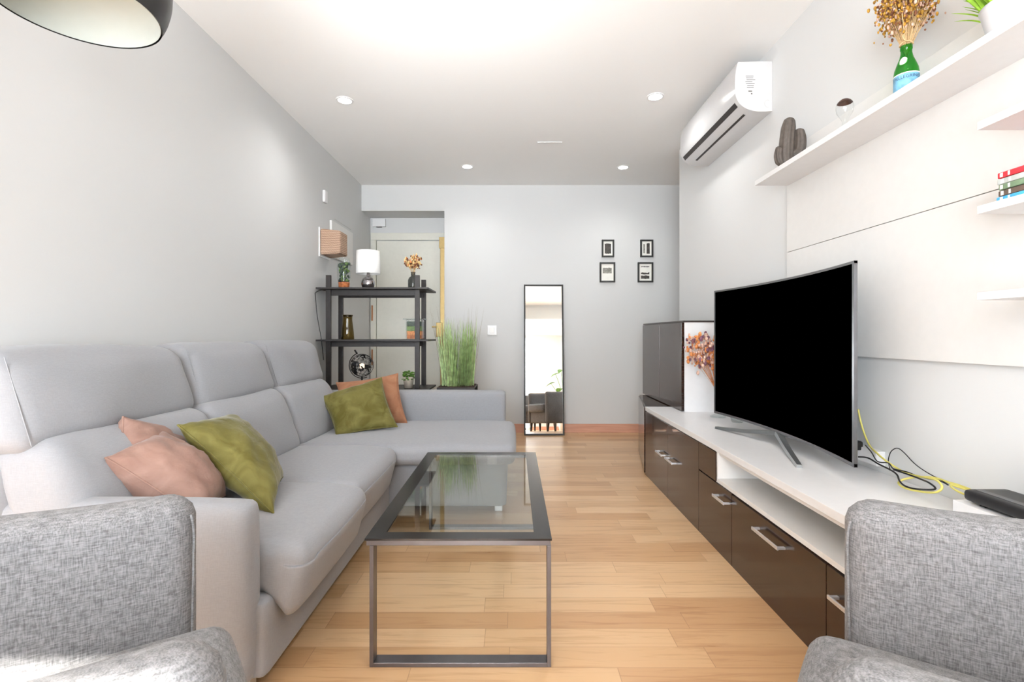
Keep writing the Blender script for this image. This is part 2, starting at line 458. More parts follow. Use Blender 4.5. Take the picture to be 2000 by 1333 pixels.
for x0, x1 in ((-1.3895, -.5555), (-.4945, .3395)):
    box(b, x0, x1, YR - .09, YR - .03, 2.12, 2.18, .004); box(b, x0, x1, YR - .09, YR - .03, 0, .06, .004)
obj('window_frame', b, M['white'], wf)
b = bm_new(); box(b, -1.39, -.555, YR - .065, YR - .059, .06, 2.12); box(b, -.495, .34, YR - .065, YR - .059, .06, 2.12)
obj('pane', b, M['glass'], wf)
# door in the recess
dr = thing('door_1', 'cream painted entrance door with brass bolt bar behind the open shelf unit', 'door', (-1.13, YD, 0)); dr['kind'] = 'structure'
b = bm_new(); box(b, -1.545, -1.485, YD - .03, YD, 0, 2.0215, .002); box(b, -1.545, -.71, YD - .03, YD, 2.022, 2.10, .004)
obj('door_frame', b, M['doorw'], dr)
b = bm_new(); box(b, -1.48, -.715, YD - .022, YD, 0.01, 2.014, .004)
lf = obj('door_leaf', b, M['doorw'], dr)
for y0, y1 in ((597, 627), (683, 713)):
    p0 = at(727, y0, YD - .03); p1 = at(727, y1, YD - .03)
    b = bm_new(); lathe(b, [(.008, p1.z), (.008, p0.z)], (p0.x, YD - .035, 0), 12); obj('hinge', b, M['hinge'], dr, True)
b = bm_new(); box(b, -.790, -.742, YD - .05, YD - .022, 0.1, 2.0, .004); box(b, -.800, -.735, YD - .06, YD - .022, 1.93, 2.05, .004)
obj('bolt_bar', b, M['brass'], dr)
b = bm_new(); box(b, -.835, -.765, YD - .055, YD - .022, .975, 1.13, .006)
lk = obj('lock', b, M['brass'], dr)
b = bm_new(); box(b, -.875, -.82, YD - .085, YD - .07, 1.075, 1.092, .004); box(b, -.835, -.82, YD - .085, YD - .05, 1.075, 1.092, .003); obj('handle', b, M['brass'], dr)

# ------------------------------------------------------------------ ceiling lights and vent
def downlight(x, y, label, copy=None):
    if copy is None:
        t = thing('recessed_downlight', label, 'ceiling light', (x, y, CEIL), group='recessed ceiling downlights')
        b = bm_new(); lathe(b, [(.042, -.001), (.043, -.006), (.053, -.005), (.055, 0), (.042, 0)], (x, y, CEIL), 32, False)
        obj('trim_ring', b, M['white'], t, True)
        b = bm_new(); lathe(b, [(.0005, -.002), (.042, -.003), (.043, -.001)], (x, y, CEIL), 32, False)
        obj('diffuser', b, M['led'], t, True)
    else:
        t = copy_tree(copy); t.location = (x, y, CEIL); t['label'] = label
    light('downlight_beam', 'SPOT', (x, y, CEIL - .02), 10.5, (1, .985, .965), target=(x, y, 0), spot_size=R(150), spot_blend=1.0, shadow_soft_size=.04)
    return t
d0 = downlight(-1.10, 3.27, 'round recessed downlight near the left wall, larger of the left pair')
downlight(.91, 3.22, 'round recessed downlight just left of the air conditioner', d0)
downlight(-.42, 4.56, 'small far recessed downlight in front of the entrance door recess', d0)
downlight(1.00, 4.58, 'small far recessed downlight above the four framed pictures', d0)
downlight(.80, .60, 'recessed downlight seen only as a reflection in the floor mirror', d0)
b = bm_new(); box(b, .19, .385, 3.975, 3.992, CEIL - .006, CEIL, .002)
tag(obj('ceiling_vent', b, M['white']), 'thin white slot vent in the ceiling between the downlights', 'vent')

# ------------------------------------------------------------------ sofa
sf = thing('corner_sofa', 'light grey fabric chaise corner sofa along the left wall', 'sofa', (-1.1, 2.5, 0))
F = M['sofa']
b = bm_new(); softbox(b, (-1.45, 2.5, .36), (.09, 1.18, .29), .03); obj('back_frame', b, F, sf, 'all')
b = bm_new(); softbox(b, (-1.09, 2.08, .1525), (.408, .70, .1075), .02); obj('base', b, F, sf, 'all')
b = bm_new(); softbox(b, (-.775, 3.2, .17), (.735, .44, .12), .02); obj('chaise_base', b, F, sf, 'all')
b = bm_new(); softbox(b, (-1.106, 1.382, .293), (.394, .044, .248), .03, (.004, .006, .008)); obj('armrest', b, F, sf, 'all')
b = bm_new(); softbox(b, (-.79, 3.585, .335), (.735, .088, .262), .03, (0, .006, .006)); obj('armrest', b, F, sf, 'all')
def seat(y0, y1, xf, zt=.412, lipd=.075):
    def wp(p):
        u = max(0, min(1, (p.x - (xf - .13)) / .10))
        if p.z < .30: p.z -= lipd * u * (1 - max(0, (p.z - .25) / .05) * .0)
        v = max(0, (.33 - p.z) / .12)
        p.x -= .03 * v * u
        p.z += noise.noise(p * 3.1) * .005
        # top front slopes down gently
        if p.z > .35: p.z -= .018 * max(0, (p.x - (xf - .20)) / .20) ** 1.5
        return p
    b = bm_new(); softbox(b, ((-1.28 + xf) / 2, (y0 + y1) / 2, (zt + .25) / 2), ((xf + 1.28) / 2, (y1 - y0) / 2, (zt - .25) / 2), .045, (.008, .008, .010), 26, wp)
    obj('seat_cushion', b, F, sf, 'all')
seat(1.428, 2.03, -.588); seat(2.03, 2.69, -.622)
def chwarp(p):
    p.z += noise.noise(p * 2.7) * .005
    return p
b = bm_new(); softbox(b, (-.635, 3.09, .35), (.645, .405, .056), .045, (.006, .01, .012), 26, chwarp); obj('chaise_cushion', b, F, sf, 'all')
def backc(y0, y1):
    def wp(p):
        k = (p.z - .40) / .30
        p.x -= .10 * k; p.z += noise.noise(p * 4) * .008; p.x += noise.noise(Vector((p.x * 5, p.y * 7, p.z * 20))) * .005; p.x += noise.noise(p * 5 + Vector((3, 1, 0))) * .008
        return p
    b = bm_new(); softbox(b, (-1.23, (y0 + y1) / 2, .545), (.10, (y1 - y0) / 2, .165), .055, (.03, .004, .01), 22, wp)
    obj('back_cushion', b, F, sf, 'all')
def headr(y0, y1, s):
    def wp(p):
        k = (p.z - .68) / .28
        p.x -= .085 * k
        p.x += noise.noise(Vector((p.x * 5, p.y * 16 + p.z * 6, p.z * 7))) * .004
        p.z += noise.noise(p * 3 + Vector((s, 0, 0))) * .012; p.x += noise.noise(p * 4.5 + Vector((0, s, 0))) * .012
        return p
    b = bm_new(); softbox(b, (-1.365, (y0 + y1) / 2, .815), (.088, (y1 - y0) / 2, .138), .06, (.035, .006, .012), 24, wp)
    h = obj('headrest_cushion', b, F, sf, 'all')
    # seam piping near the front edge of the end face
    b = bm_new(); pts = []
    for z in [.70 + i * .02 for i in range(13)]:
        k = (z - .68) / .28
        pts.append((-1.281 - .085 * k, y0 + .030, z))
    tube(b, smooth_path(pts, 2), .0014, 6); obj('piping', b, F, h, 'all')
for a in ((1.34, 2.03), (2.03, 2.70), (2.70, 3.36)): backc(*a)
for i, a in enumerate(((1.31, 2.06), (2.055, 2.73), (2.725, 3.44))): headr(a[0], a[1], i * 5.3)
for x, y in ((-.085, 2.86), (-.085, 3.6), (-.75, 1.40), (-1.42, 1.40), (-1.42, 3.6)):
    b = bm_new(); box(b, x - .022, x + .022, y - .022, y + .022, 0, .075, .003); obj('foot', b, M['chrome'], sf, label='square chrome foot')

# ------------------------------------------------------------------ scatter cushions
def cushion(name, label, A, B, C, D, T, mat, seed, flip=False):
    b = bm_new(); loop = pillow(b, A, B, C, D, T, seed=seed)
    base = (Vector(A) + Vector(B) + Vector(C) + Vector(D)) / 4; base.z = min(q[2] for q in (A, B, C, D))
    t = thing(name, label, 'cushion', base, group='velvet scatter cushions')
    cv = obj('cover', b, mat, t, 'all')
    b = bm_new(); tube(b, loop, .0035, 6, True); obj('piping', b, mat, t, 'all')
    return t
cushion('scatter_cushion', 'olive green velvet cushion leaning beside the pink one at the near end of the sofa',
        at(347, 831, 1.72), at(450, 812, 2.05), at(552, 932, 1.98), at(534, 1004, 1.63), .17, M['green'], 1)
cushion('scatter_cushion', 'olive green velvet cushion in front of the orange one at the far chaise corner',
        at(625, 776, 3.12), at(745, 738, 3.26), at(776, 834, 3.06), at(657, 852, 2.94), .15, M['green'], 4)
cushion('scatter_cushion', 'burnt orange velvet cushion propped against the far armrest behind a green cushion',
        at(657, 748, 3.42), at(777, 730, 3.44), at(795, 826, 3.32), at(668, 840, 3.3), .13, M['peach'], 9)
# pink one is folded over on itself: two lobes in one cover
b = bm_new()
l1 = pillow(b, at(240, 815, 1.60), at(330, 838, 1.85), at(395, 935, 1.80), at(222, 905, 1.52), .13, seed=12)
l2 = pillow(b, at(206, 895, 1.46), at(290, 850, 1.72), at(440, 968, 1.72), at(395, 1020, 1.52), .20, seed=15)
t = thing('scatter_cushion', 'pale pink velvet cushion folded over itself at the near end of the sofa', 'cushion', (-1.1, 1.65, .42), group='velvet scatter cushions')
obj('cover', b, M['pink'], t, 'all')
b = bm_new(); tube(b, l1, .0035, 6, True); obj('piping', b, M['pink'], t, 'all')
b = bm_new(); tube(b, l2, .0035, 6, True); obj('piping', b, M['pink'], t, 'all')

# ------------------------------------------------------------------ tub armchairs
def make_armchair(label, loc, rz):
    t = thing('tub_armchair', label, 'armchair', loc, rz, 'grey melange tub armchairs')
    HW, TH = .305, .085
    # plan path of the shell centre line: front of +y arm -> round the back -> front of -y arm
    c = HW - TH / 2; path = []
    for x in (.285, .26, .2, .12, .04): path.append((x, c))
    for i in range(0, 25):
        a = math.pi / 2 + math.pi * i / 24
        ca, sa = math.cos(a), math.sin(a)
        path.append((-.02 + .28 * math.copysign(abs(ca) ** .75, ca), c * math.copysign(abs(sa) ** .75, sa)))
    for x in (.04, .12, .2, .26, .285): path.append((x, -c))
    P = [Vector((x, y, 0)) for x, y in path]; N = len(P)
    b = bm_new(); rings = []
    samples = []
    for i in range(N):
        a = P[max(0, i - 1)]; d = P[min(N - 1, i + 1)]; tan = (d - a).normalized()
        samples.append((P[i], tan, 0))
    first = [(P[0] + Vector((s, 0, 0)), samples[0][1], k) for s, k in ((.042, .036), (.037, .020), (.024, .007), (.010, .001))]
    last = [(P[-1] + Vector((s, 0, 0)), samples[-1][1], k) for s, k in ((.010, .001), (.024, .007), (.037, .020), (.042, .036))]
    allS = first + samples + last
    for p, tan, sh in allS:
        nrm = Vector((-tan.y, tan.x, 0))
        back = max(0, min(1, (.2 - p.x) / .4))
        top = .715 + .020 * back - sh; bot = .15 + sh; hw = TH / 2 - sh; r = min(.035, hw * .9)
        ring = []
        prof = []
        for cx, cz, a0 in ((hw - r, top - r, 0), (-(hw - r), top - r, 90), (-(hw - r), bot + r, 180), (hw - r, bot + r, 270)):
            for k in range(5):
                a = R(a0 + 90 * k / 4); prof.append((cx + r * math.cos(a), cz + r * math.sin(a)))
        # extra side points so the panel can bulge softly
        for s_, z_ in prof:
            lean = -.02 * back * ((z_ - .15) / .55)
            ring.append(b.verts.new(p + nrm * s_ + Vector((lean * 1.2, 0, z_))))
        rings.append(ring)
    for A, B in zip(rings, rings[1:]):
        for k in range(len(A)): b.faces.new((A[k], A[(k + 1) % len(A)], B[(k + 1) % len(A)], B[k]))
    b.faces.new(rings[0]); b.faces.new(list(reversed(rings[-1])))
    sh = obj('back_and_arms', b, M['chair'], t, 'all', world=False)
    for s in (1, -1):
        b = bm_new(); y = s * (c - TH / 2 + .008)
        pts = [(.315, y, .17), (.318, y, .4), (.322, y, .60), (.322, y, .66), (.318, y, .685)]
        tube(b, smooth_path(pts, 3), .0022, 6)
        obj('piping', b, M['chair'], sh, 'all', world=False)
    b = bm_new(); softbox(b, (.045, 0, .25), (.265, .218, .10), .02, n=10); obj('seat_base', b, M['chair'], t, 'all', world=False)
    b = bm_new()
    def wp(p):
        if p.x < -.1: p.y *= 1 - .25 * ((-.1 - p.x) / .15) ** 2
        return p
    softbox(b, (.070, 0, .425), (.305, .219, .073), .035, (.012, .0, .010), 20, wp); obj('seat_cushion', b, M['chair'], t, 'all', world=False)
    for x, y in ((.27, .25), (.27, -.25), (-.24, .17), (-.24, -.17)):
        b = bm_new(); s = 1 if x > 0 else -1
        hexa(b, [(x - .013 + .01 * s, y - .013, 0), (x + .013 + .01 * s, y - .013, 0), (x + .013 + .01 * s, y + .013, 0), (x - .013 + .01 * s, y + .013, 0),
                 (x - .024, y - .024, .17), (x + .024, y - .024, .17), (x + .024, y + .024, .17), (x - .024, y + .024, .17)])
        obj('leg', b, M['wood_leg'], t, world=False, label='dark tapered wooden leg')
    return t
ch = make_armchair('grey tub armchair at lower left with a sunlit near arm', (-.693, .507, 0), R(35))
c2 = copy_tree(ch); c2.location = (.700, .480, 0); c2.rotation_euler = (0, 0, R(145)); c2['label'] = 'grey tub armchair at lower right in front of the television unit'
c3 = copy_tree(ch); c3.location = (.27, -.24, 0); c3.rotation_euler = (0, 0, R(90)); c3['label'] = 'grey tub armchair facing the floor mirror, seen only in its reflection'

# ------------------------------------------------------------------ coffee table
X0, X1, Y0, Y1, ZT = -.447, .115, 1.505, 2.612, .387
tb = thing('coffee_table', 'low rectangular coffee table with glass top and dark steel frame', 'table', ((X0 + X1) / 2, (Y0 + Y1) / 2, 0))
b = bm_new(); wb = .052
for q in ((X0, X1, Y0, Y0 + wb), (X0, X1, Y1 - wb, Y1), (X0, X0 + wb, Y0 + wb, Y1 - wb), (X1 - wb, X1, Y0 + wb, Y1 - wb)):
    box(b, *q, ZT - .006, ZT)
obj('top_frame', b, M['tabletop'], tb)
b = bm_new()
for q in ((X0 + .004, X1 - .004, Y0 + .004, Y0 + .03), (X0 + .004, X1 - .004, Y1 - .03, Y1 - .004), (X0 + .004, X0 + .03, Y0 + .03, Y1 - .03), (X1 - .03, X1 - .004, Y0 + .03, Y1 - .03)):
    box(b, *q, ZT - .022, ZT - .006, .001)
obj('apron', b, M['gun'], tb)
b = bm_new(); box(b, X0 + wb, X1 - wb, Y0 + wb, Y1 - wb, ZT - .007, ZT - .001); obj('glass_panel', b, M['tableglass'], tb, label='clear glass panel')
for y0 in (Y0 + .002, Y1 - .042):
    b = bm_new(); a, c = X0 + .014, X1 - .002
    box(b, a, a + .012, y0, y0 + .04, .0, ZT - .022, .001); box(b, c - .012, c, y0, y0 + .04, .0, ZT - .022, .001)
    box(b, a + .012, c - .012, y0, y0 + .04, 0, .013, .001)
    obj('leg', b, M['gun'], tb, label='steel loop leg')

# ------------------------------------------------------------------ tv unit (dark gloss and white)
XF = .941
tu = thing('tv_unit', 'long low media unit with white top and dark brown gloss drawers', 'cabinet', (1.15, 2.2, 0))
YN = .86; YE = 3.585
b = bm_new(); box(b, XF, XR - .002, YN, YE, TOP - .028, TOP, .0015); obj('top_board', b, M['white'], tu)
b = bm_new()
box(b, XF + .02, XR - .002, YN, YE, .0, .312)              # lower carcass
box(b, XF + .005, XR - .002, YN, 2.325, .314, .332)        # niche floor
box(b, XR - .02, XR - .002, YN, 2.33, .332, TOP - .028)    # niche back
box(b, XF + .005, XR - .002, 2.325, 2.345, .314, TOP - .028)
box(b, XF + .02, XR - .002, 2.345, YE, .312, TOP - .028)
box(b, XF + .012, XR - .002, YN, 2.325, TOP - .045, TOP - .028)
obj('carcass', b, M['whitem'], tu)
def front(y0, y1, z0, z1, name, hs, long_=.055):
    b = bm_new(); box(b, XF, XF + .018, y0 + .0015, y1 - .0015, z0, z1, .0012); f = obj(name, b, M['brown'], tu)
    for hy, hz, hl in hs:
        b = bm_new(); box(b, XF - .030, XF - .024, hy - hl / 2, hy + hl / 2, hz - .006, hz + .006, .0015)
        box(b, XF - .026, XF, hy - hl / 2, hy - hl / 2 + .012, hz - .004, hz + .004, .001); box(b, XF - .026, XF, hy + hl / 2 - .012, hy + hl / 2, hz - .004, hz + .004, .001)
        obj('handle', b, M['chrome'], f, label='small brushed metal bar handle')
def dz(px, py, X=XF - .027): return 980 * X / (px - 1003), 1 - (py - 654) / (px - 1003) * X
h1 = dz(1287, 887); h2 = dz(1308, 903); h3 = dz(1411, 983); h4 = dz(1507, 1063); h5 = dz(1636, 1182)
front(3.06, YE, .0, TOP - .032, 'door', [(3.17, h1[1], .13)])
front(2.55, 3.06, .0, TOP - .032, 'door', [(2.965, h2[1], .14)])
front(2.335, 2.55, .318, TOP - .032, 'side_front', [])
front(2.165, 2.55, .0, .312, 'door', [(2.245, h3[1], .125)])
front(1.51, 2.165, .0, .308, 'drawer', [(1.83, h4[1], .19)])
front(YN, 1.51, .0, .308, 'drawer', [(1.385, h5[1], .15)])
# far low cabinet and tall cabinet on top
lc = thing('corner_cabinet', 'low dark gloss cabinet at the far end of the media unit', 'cabinet', (1.15, 3.95, 0))
b = bm_new(); p = [(XF + .006, YE + .004), (1.375, YE + .004), (1.375, 4.30), (1.078, 4.30)]
hexa(b, [(x, y, 0) for x, y in p] + [(x, y, TOP - .001) for x, y in p]); obj('body', b, M['brown'], lc)
b = bm_new()
p = [(XF - .004, YE + .012), (XF + .012, YE + .012), (1.084, 4.29), (1.068, 4.29)]
hexa(b, [(x, y, .01) for x, y in p] + [(x, y, TOP - .01) for x, y in p]); obj('door', b, M['brown'], lc)
tc_ = thing('tall_cabinet', 'glossy dark brown cabinet with white side standing on the far end of the media unit', 'cabinet', (1.25, 3.86, TOP))
b = bm_new(); box(b, 1.142, XR - .002, 3.355, 3.373, TOP, 1.082); obj('side_panel', b, M['white'], tc_, label='white side panel facing the room')
b = bm_new(); box(b, 1.142, XR - .002, 3.373, 4.36, TOP, 1.082); obj('body', b, M['wenge'], tc_)
b = bm_new(); box(b, 1.128, XR - .002, 3.350, 4.365, 1.082, 1.094, .001); obj('top_board', b, M['wenge'], tc_)
b = bm_new(); box(b, 1.122, 1.141, 3.352, 3.86, TOP + .004, 1.08, .001); obj('door', b, M['brown'], tc_)
b = bm_new(); box(b, 1.122, 1.141, 3.863, 4.36, TOP + .004, 1.08, .001); obj('door', b, M['brown'], tc_)

# ------------------------------------------------------------------ television
tv = thing('television', 'large curved flat television with grey bezel on a metal Y stand', 'television', (1.2, 2.3, TOP))
YA, YZ, ZA, ZB = 1.705, 2.895, .548, 1.252; XC = 1.157; SAG = .058
def tvx(y): u = (y - (YA + YZ) / 2) / ((YZ - YA) / 2); return XC + SAG * (1 - u * u)
def curved(b, y0, y1, z0, z1, d0, d1, n=24):
    R_ = []
    for i in range(n + 1):
        y = y0 + (y1 - y0) * i / n; x = tvx(y)
        R_.append([b.verts.new((x + d0, y, z0)), b.verts.new((x + d1, y, z0)), b.verts.new((x + d1, y, z1)), b.verts.new((x + d0, y, z1))])
    for A, B in zip(R_, R_[1:]):
        for k in range(4): b.faces.new((A[k], A[(k + 1) % 4], B[(k + 1) % 4], B[k]))
    b.faces.new(R_[0]); b.faces.new(R_[-1])
b = bm_new(); bz = .009
curved(b, YA, YZ, ZB - bz, ZB, 0, .012); curved(b, YA, YZ, ZA, ZA + bz * 1.3, 0, .012)
curved(b, YA, YA + bz * 1.6, ZA, ZB, 0, .012, 2); curved(b, YZ - bz, YZ, ZA, ZB, 0, .012, 2)
obj('bezel', b, M['bezel'], tv)
b = bm_new(); curved(b, YA + .008, YZ - .008, ZA + .009, ZB - .008, .002, .011); obj('screen', b, M['screen'], tv, label='black switched-off screen')
b = bm_new(); curved(b, YA + .03, YZ - .03, ZA + .012, ZB - .012, .012, .026); curved(b, YA + .2, YZ - .2, ZA + .02, ZB - .15, .026, .056); obj('back_shell', b, M['black'], tv)
hub = V(1.232, 2.335, .556)
std = []
b = bm_new(); box(b, 1.222, 1.262, 2.27, 2.40, .535, .565, .004); obj('stand_hub', b, M['stand'], tv)
for tip in (V(1.112, 2.75, TOP + .006), V(1.105, 1.94, TOP + .006)):
    b = bm_new(); mid = (hub + tip) / 2 + V(.0, 0, -.012)
    pts = smooth_path([hub + V(0, 0, -.012), mid, tip], 8); rings = []
    for i, p in enumerate(pts):
        k = i / (len(pts) - 1); tdir = (tip - hub); s = Vector((-tdir.y, tdir.x, 0)).normalized()
        wdt = .017 - .006 * k; h = .010 - .004 * k
        rings.append([b.verts.new(p + s * wdt + V(0, 0, -h)), b.verts.new(p - s * wdt + V(0, 0, -h)), b.verts.new(p - s * wdt * .8 + V(0, 0, h)), b.verts.new(p + s * wdt * .8 + V(0, 0, h))])
    for A, B in zip(rings, rings[1:]):
        for k in range(4): b.faces.new((A[k], A[(k + 1) % 4], B[(k + 1) % 4], B[k]))
    b.faces.new(rings[0]); b.faces.new(rings[-1]); obj('stand_leg', b, M['stand'], tv)

# ------------------------------------------------------------------ wall panel and shelves
wp_ = thing('wall_panel', 'wide white wall panel with a thin seam behind the television', 'panel', (XR - .012, 1.6, .914))
b = bm_new(); box(b, XR - .022, XR, .3, 2.485, .914, 1.405, .0008); obj('board', b, M['whitem'], wp_)
b = bm_new(); box(b, XR - .022, XR, .3, 2.485, 1.4075, 1.905, .0008); obj('board', b, M['whitem'], wp_)
b = bm_new(); box(b, XR - .004, XR, .3, 2.48, 1.4, 1.41); obj('seam_backing', b, M['darkgap'], wp_, label='dark seam line')
b = bm_new(); box(b, 1.19, XR - .022, .3, 2.475, 1.735, 1.757, .001)
tag(obj('wall_shelf', b, M['white']), 'long white floating shelf carrying bottle, bulb and cactus', 'shelf')
for z, lab in ((1.524, 'short white side shelf, topmost of the three and empty'), (1.309, 'short white side shelf holding the stack of cases'), (1.088, 'short white side shelf, lowest of the three and empty')):
    b = bm_new(); box(b, 1.188, XR - .022, .55, 1.286, z, z + .020, .001)
    tag(obj('side_shelf', b, M['white']), lab, 'shelf', 'short white side shelves')
# disc cases lying flat
cases = [((48, 92, 170), (70, 160, 215), 'bottom blue disc case in the stack on the side shelf'),
         ((60, 52, 48), (96, 80, 70), 'dark brown disc case just above the blue one'),
         ((70, 66, 62), (110, 132, 104), 'grey green disc case in the middle of the stack'),
         ((130, 132, 130), (176, 180, 178), 'silver grey disc case just under the red one'),
         ((190, 40, 52), (214, 50, 60), 'bright red disc case on top of the stack')]
M['tagw'] = plain('spine_mark_white', (226, 222, 218), .5)
for i, (c1, c2_, lab) in enumerate(cases):
    z0 = 1.3295 + i * .0150; z1 = z0 + .0142; x0 = 1.212 + (.002 if i % 2 else 0)
    m1 = plain('case_spine_%s' % ['blue', 'brown', 'green', 'silver', 'red'][i], c2_, .35, var=.3, scale=25)
    t = thing('disc_case', lab, 'disc case', (x0 + .06, 1.17, z0), group='disc cases stacked on the side shelf')
    b = bm_new(); box(b, x0, x0 + .135, 1.07, 1.26 - (i % 3) * .003, z0, z1, .0022); obj('case', b, m1, t)
    b = bm_new(); box(b, x0 - .0006, x0 + .003, 1.243, 1.250, z0 + .002, z1 - .002); box(b, x0 - .0006, x0 + .003, 1.225, 1.230, z0 + .002, z1 - .002)
    obj('spine_mark', b, M['tagw'], t)

# ------------------------------------------------------------------ air conditioner
AY0, AY1 = 2.665, 3.54; AZ0, AZ1 = 2.188, 2.452
ac = thing('air_conditioner', 'white wall mounted split air conditioner under the ceiling', 'air conditioner', (1.28, 3.1, AZ0))
prof = [(1.374, AZ0 + .0), (1.30, AZ0 - .002), (1.245, AZ0 + .010), (1.205, AZ0 + .035), (1.184, AZ0 + .068), (1.176, AZ0 + .11), (1.178, AZ0 + .19), (1.190, AZ1 - .010), (1.215, AZ1 - .002), (1.374, AZ1)]
pp = smooth_path([(x, 0, z) for x, z in prof], 4)
def acbody(b, y0, y1, pts):
    A = [b.verts.new((p.x, y0, p.z)) for p in pts]; B = [b.verts.new((p.x, y1, p.z)) for p in pts]
    for k in range(len(A) - 1): b.faces.new((A[k], A[k + 1], B[k + 1], B[k]))
    b.faces.new((A[-1], A[0], B[0], B[-1])); b.faces.new(A); b.faces.new(B)
b = bm_new(); acbody(b, AY0, AY1, pp); obj('body', b, M['acw'], ac, True)
# louver gap (dark) along the lower front and a thinner slot underneath
def strip(b, pa, pb, y0, y1, off):
    n = Vector((-(pb[1] - pa[1]), 0, pb[0] - pa[0])).normalized()
    if n.x > 0 or (abs(n.x) < .2 and n.z > 0): n = -n
    q = []
    for y in (y0, y1):
        for (x, z) in (pa, pb): q.append(Vector((x, y, z)) + n * off)
    r = [v - n * (off + .004) for v in q]
    hexa(b, [q[0], q[1], q[3], q[2], r[0], r[1], r[3], r[2]])
b = bm_new(); strip(b, (1.189, AZ0 + .058), (1.205, AZ0 + .035), AY0 + .03, AY1 - .02, .0015); obj('air_outlet', b, M['darkgap'], ac, label='dark outlet slot')
b = bm_new(); strip(b, (1.247, AZ0 + .0092), (1.260, AZ0 + .0055), AY0 + .06, AY1 - .1, .0015); obj('lower_slot', b, M['darkgap'], ac, label='narrow dark slot underneath')
b = bm_new()
lx, lz = at(1466, 160, AY0).x, at(1466, 160, AY0).z
random.seed(3)
for i in range(7):
    zz = lz + .030 - i * .010; box(b, lx - .028 + random.random() * .01, lx + .026 - random.random() * .02, AY0 - .0006, AY0 + .001, zz, zz + .0022)
box(b, lx - .012, lx + .008, AY0 - .0006, AY0 + .001, lz - .052, lz - .047); box(b, lx + .002, lx + .009, AY0 - .0006, AY0 + .001, lz - .066, lz - .060)
obj('rating_label', b, M['ink'], ac, label='small grey print')
b = bm_new(); tube(b, [V(1.35 + .016 * math.cos(R(a)), AY0 - .0003, AZ0 + .04 + .020 * math.sin(R(a))) for a in range(60, 290, 15)], .0009, 5); obj('pipe_cutout', b, M['vent'], ac)

# ------------------------------------------------------------------ things on the long shelf
SZ = 1.757
def lumpy_stem(b, pts, radii, ribs=9):
    pts = smooth_path(pts, 5); n = 36; rr = []
    for i in range(len(pts)):
        u = i / (len(pts) - 1) * (len(radii) - 1); k = min(int(u), len(radii) - 2); rr.append(radii[k] * (1 - (u - k)) + radii[k + 1] * (u - k))
    rings = []; prev = None
    for i, p in enumerate(pts):
        t_ = (pts[min(i + 1, len(pts) - 1)] - pts[max(i - 1, 0)]).normalized(); s = t_.cross(V(0, 1, 0)).normalized(); q = t_.cross(s)
        rings.append([b.verts.new(p + (s * math.cos(2 * math.pi * k / n) + q * math.sin(2 * math.pi * k / n)) * rr[i] * (1 + .09 * math.cos(ribs * 2 * math.pi * k / n))) for k in range(n)])
    for A, B in zip(rings, rings[1:]):
        for k in range(n): b.faces.new((A[k], A[(k + 1) % n], B[(k + 1) % n], B[k]))
    b.faces.new(rings[0]); b.faces.new(rings[-1])
ca = thing('cactus_figurine', 'dark grey brown ceramic cactus with two arms at the far end of the long shelf', 'ornament', (1.245, 2.29, SZ))
b = bm_new(); lumpy_stem(b, [(1.245, 2.29, SZ), (1.245, 2.29, SZ + .08), (1.252, 2.29, SZ + .17), (1.258, 2.29, SZ + .215), (1.26, 2.29, SZ + .235)], [.031, .031, .030, .028, .022, .004]); obj('stem', b, M['cactus'], ca, 'all')
b = bm_new(); lumpy_stem(b, [(1.262, 2.28, SZ + .055), (1.292, 2.28, SZ + .075), (1.300, 2.28, SZ + .12), (1.296, 2.28, SZ + .165), (1.294, 2.28, SZ + .18)], [.018, .024, .026, .025, .020, .003], 7); obj('arm', b, M['cactus'], ca, 'all')
b = bm_new(); lumpy_stem(b, [(1.225, 2.28, SZ + .018), (1.208, 2.28, SZ + .03), (1.203, 2.28, SZ + .06), (1.208, 2.28, SZ + .088), (1.212, 2.28, SZ + .098)], [.012, .017, .018, .016, .004], 7); obj('arm', b, M['cactus'], ca, 'all')
# upside-down glass bulb shape
bp = at(1650, 215, 1.90)
gb = thing('glass_bulb_ornament', 'clear glass bulb ornament with a dark copper cap on the long shelf', 'ornament', (bp.x, 1.9, SZ))
b = bm_new(); g = [(.014, 0), (.016, .004), (.010, .012), (.009, .05), (.014, .062), (.026, .082), (.0295, .10), (.0285, .112), (.0265, .119)]
lathe(b, [(r, z) for r, z in g], (bp.x, 1.9, SZ), 28, False); lathe(b, [(.0001, .0005), (.014, .0)], (bp.x, 1.9, SZ), 28, False); obj('bulb', b, M['glass'], gb, 'all')
b = bm_new(); lathe(b, [(.0262, .120), (.020, .128), (.012, .134), (.0005, .137)], (bp.x, 1.9, SZ), 28, False); obj('cap', b, M['copper'], gb, 'all')
# green water bottle with dried flowers
BX, BY = 1.262, 1.612
bo = thing('glass_bottle', 'green glass water bottle with a blue label used as a vase on the long shelf', 'bottle', (BX, BY, SZ))
b = bm_new(); pr = [(.0005, .002), (.030, 0), (.0335, .004), (.0335, .082), (.032, .094), (.026, .112), (.019, .130), (.0155, .146), (.0150, .156), (.0165, .158), (.0165, .170), (.0145, .172), (.0125, .171)]
lathe(b, pr, (BX, BY, SZ), 32, False); obj('bottle_glass', b, M['bottle'], bo, 'all')
b = bm_new(); lathe(b, [(.0342, .012), (.0342, .072)], (BX, BY, SZ), 40, False); lb = obj('label', b, M['label'], bo, 'all', label='pale blue paper label')
b = bm_new(); lathe(b, [(.0344, .0715), (.0344, .0745)], (BX, BY, SZ), 40, False); obj('label_rim', b, M['paper'], bo, 'all')
b = bm_new(); n0 = math.atan2(-BY, -BX - .35)
A0 = math.atan2(-BY, -BX)
ov = []
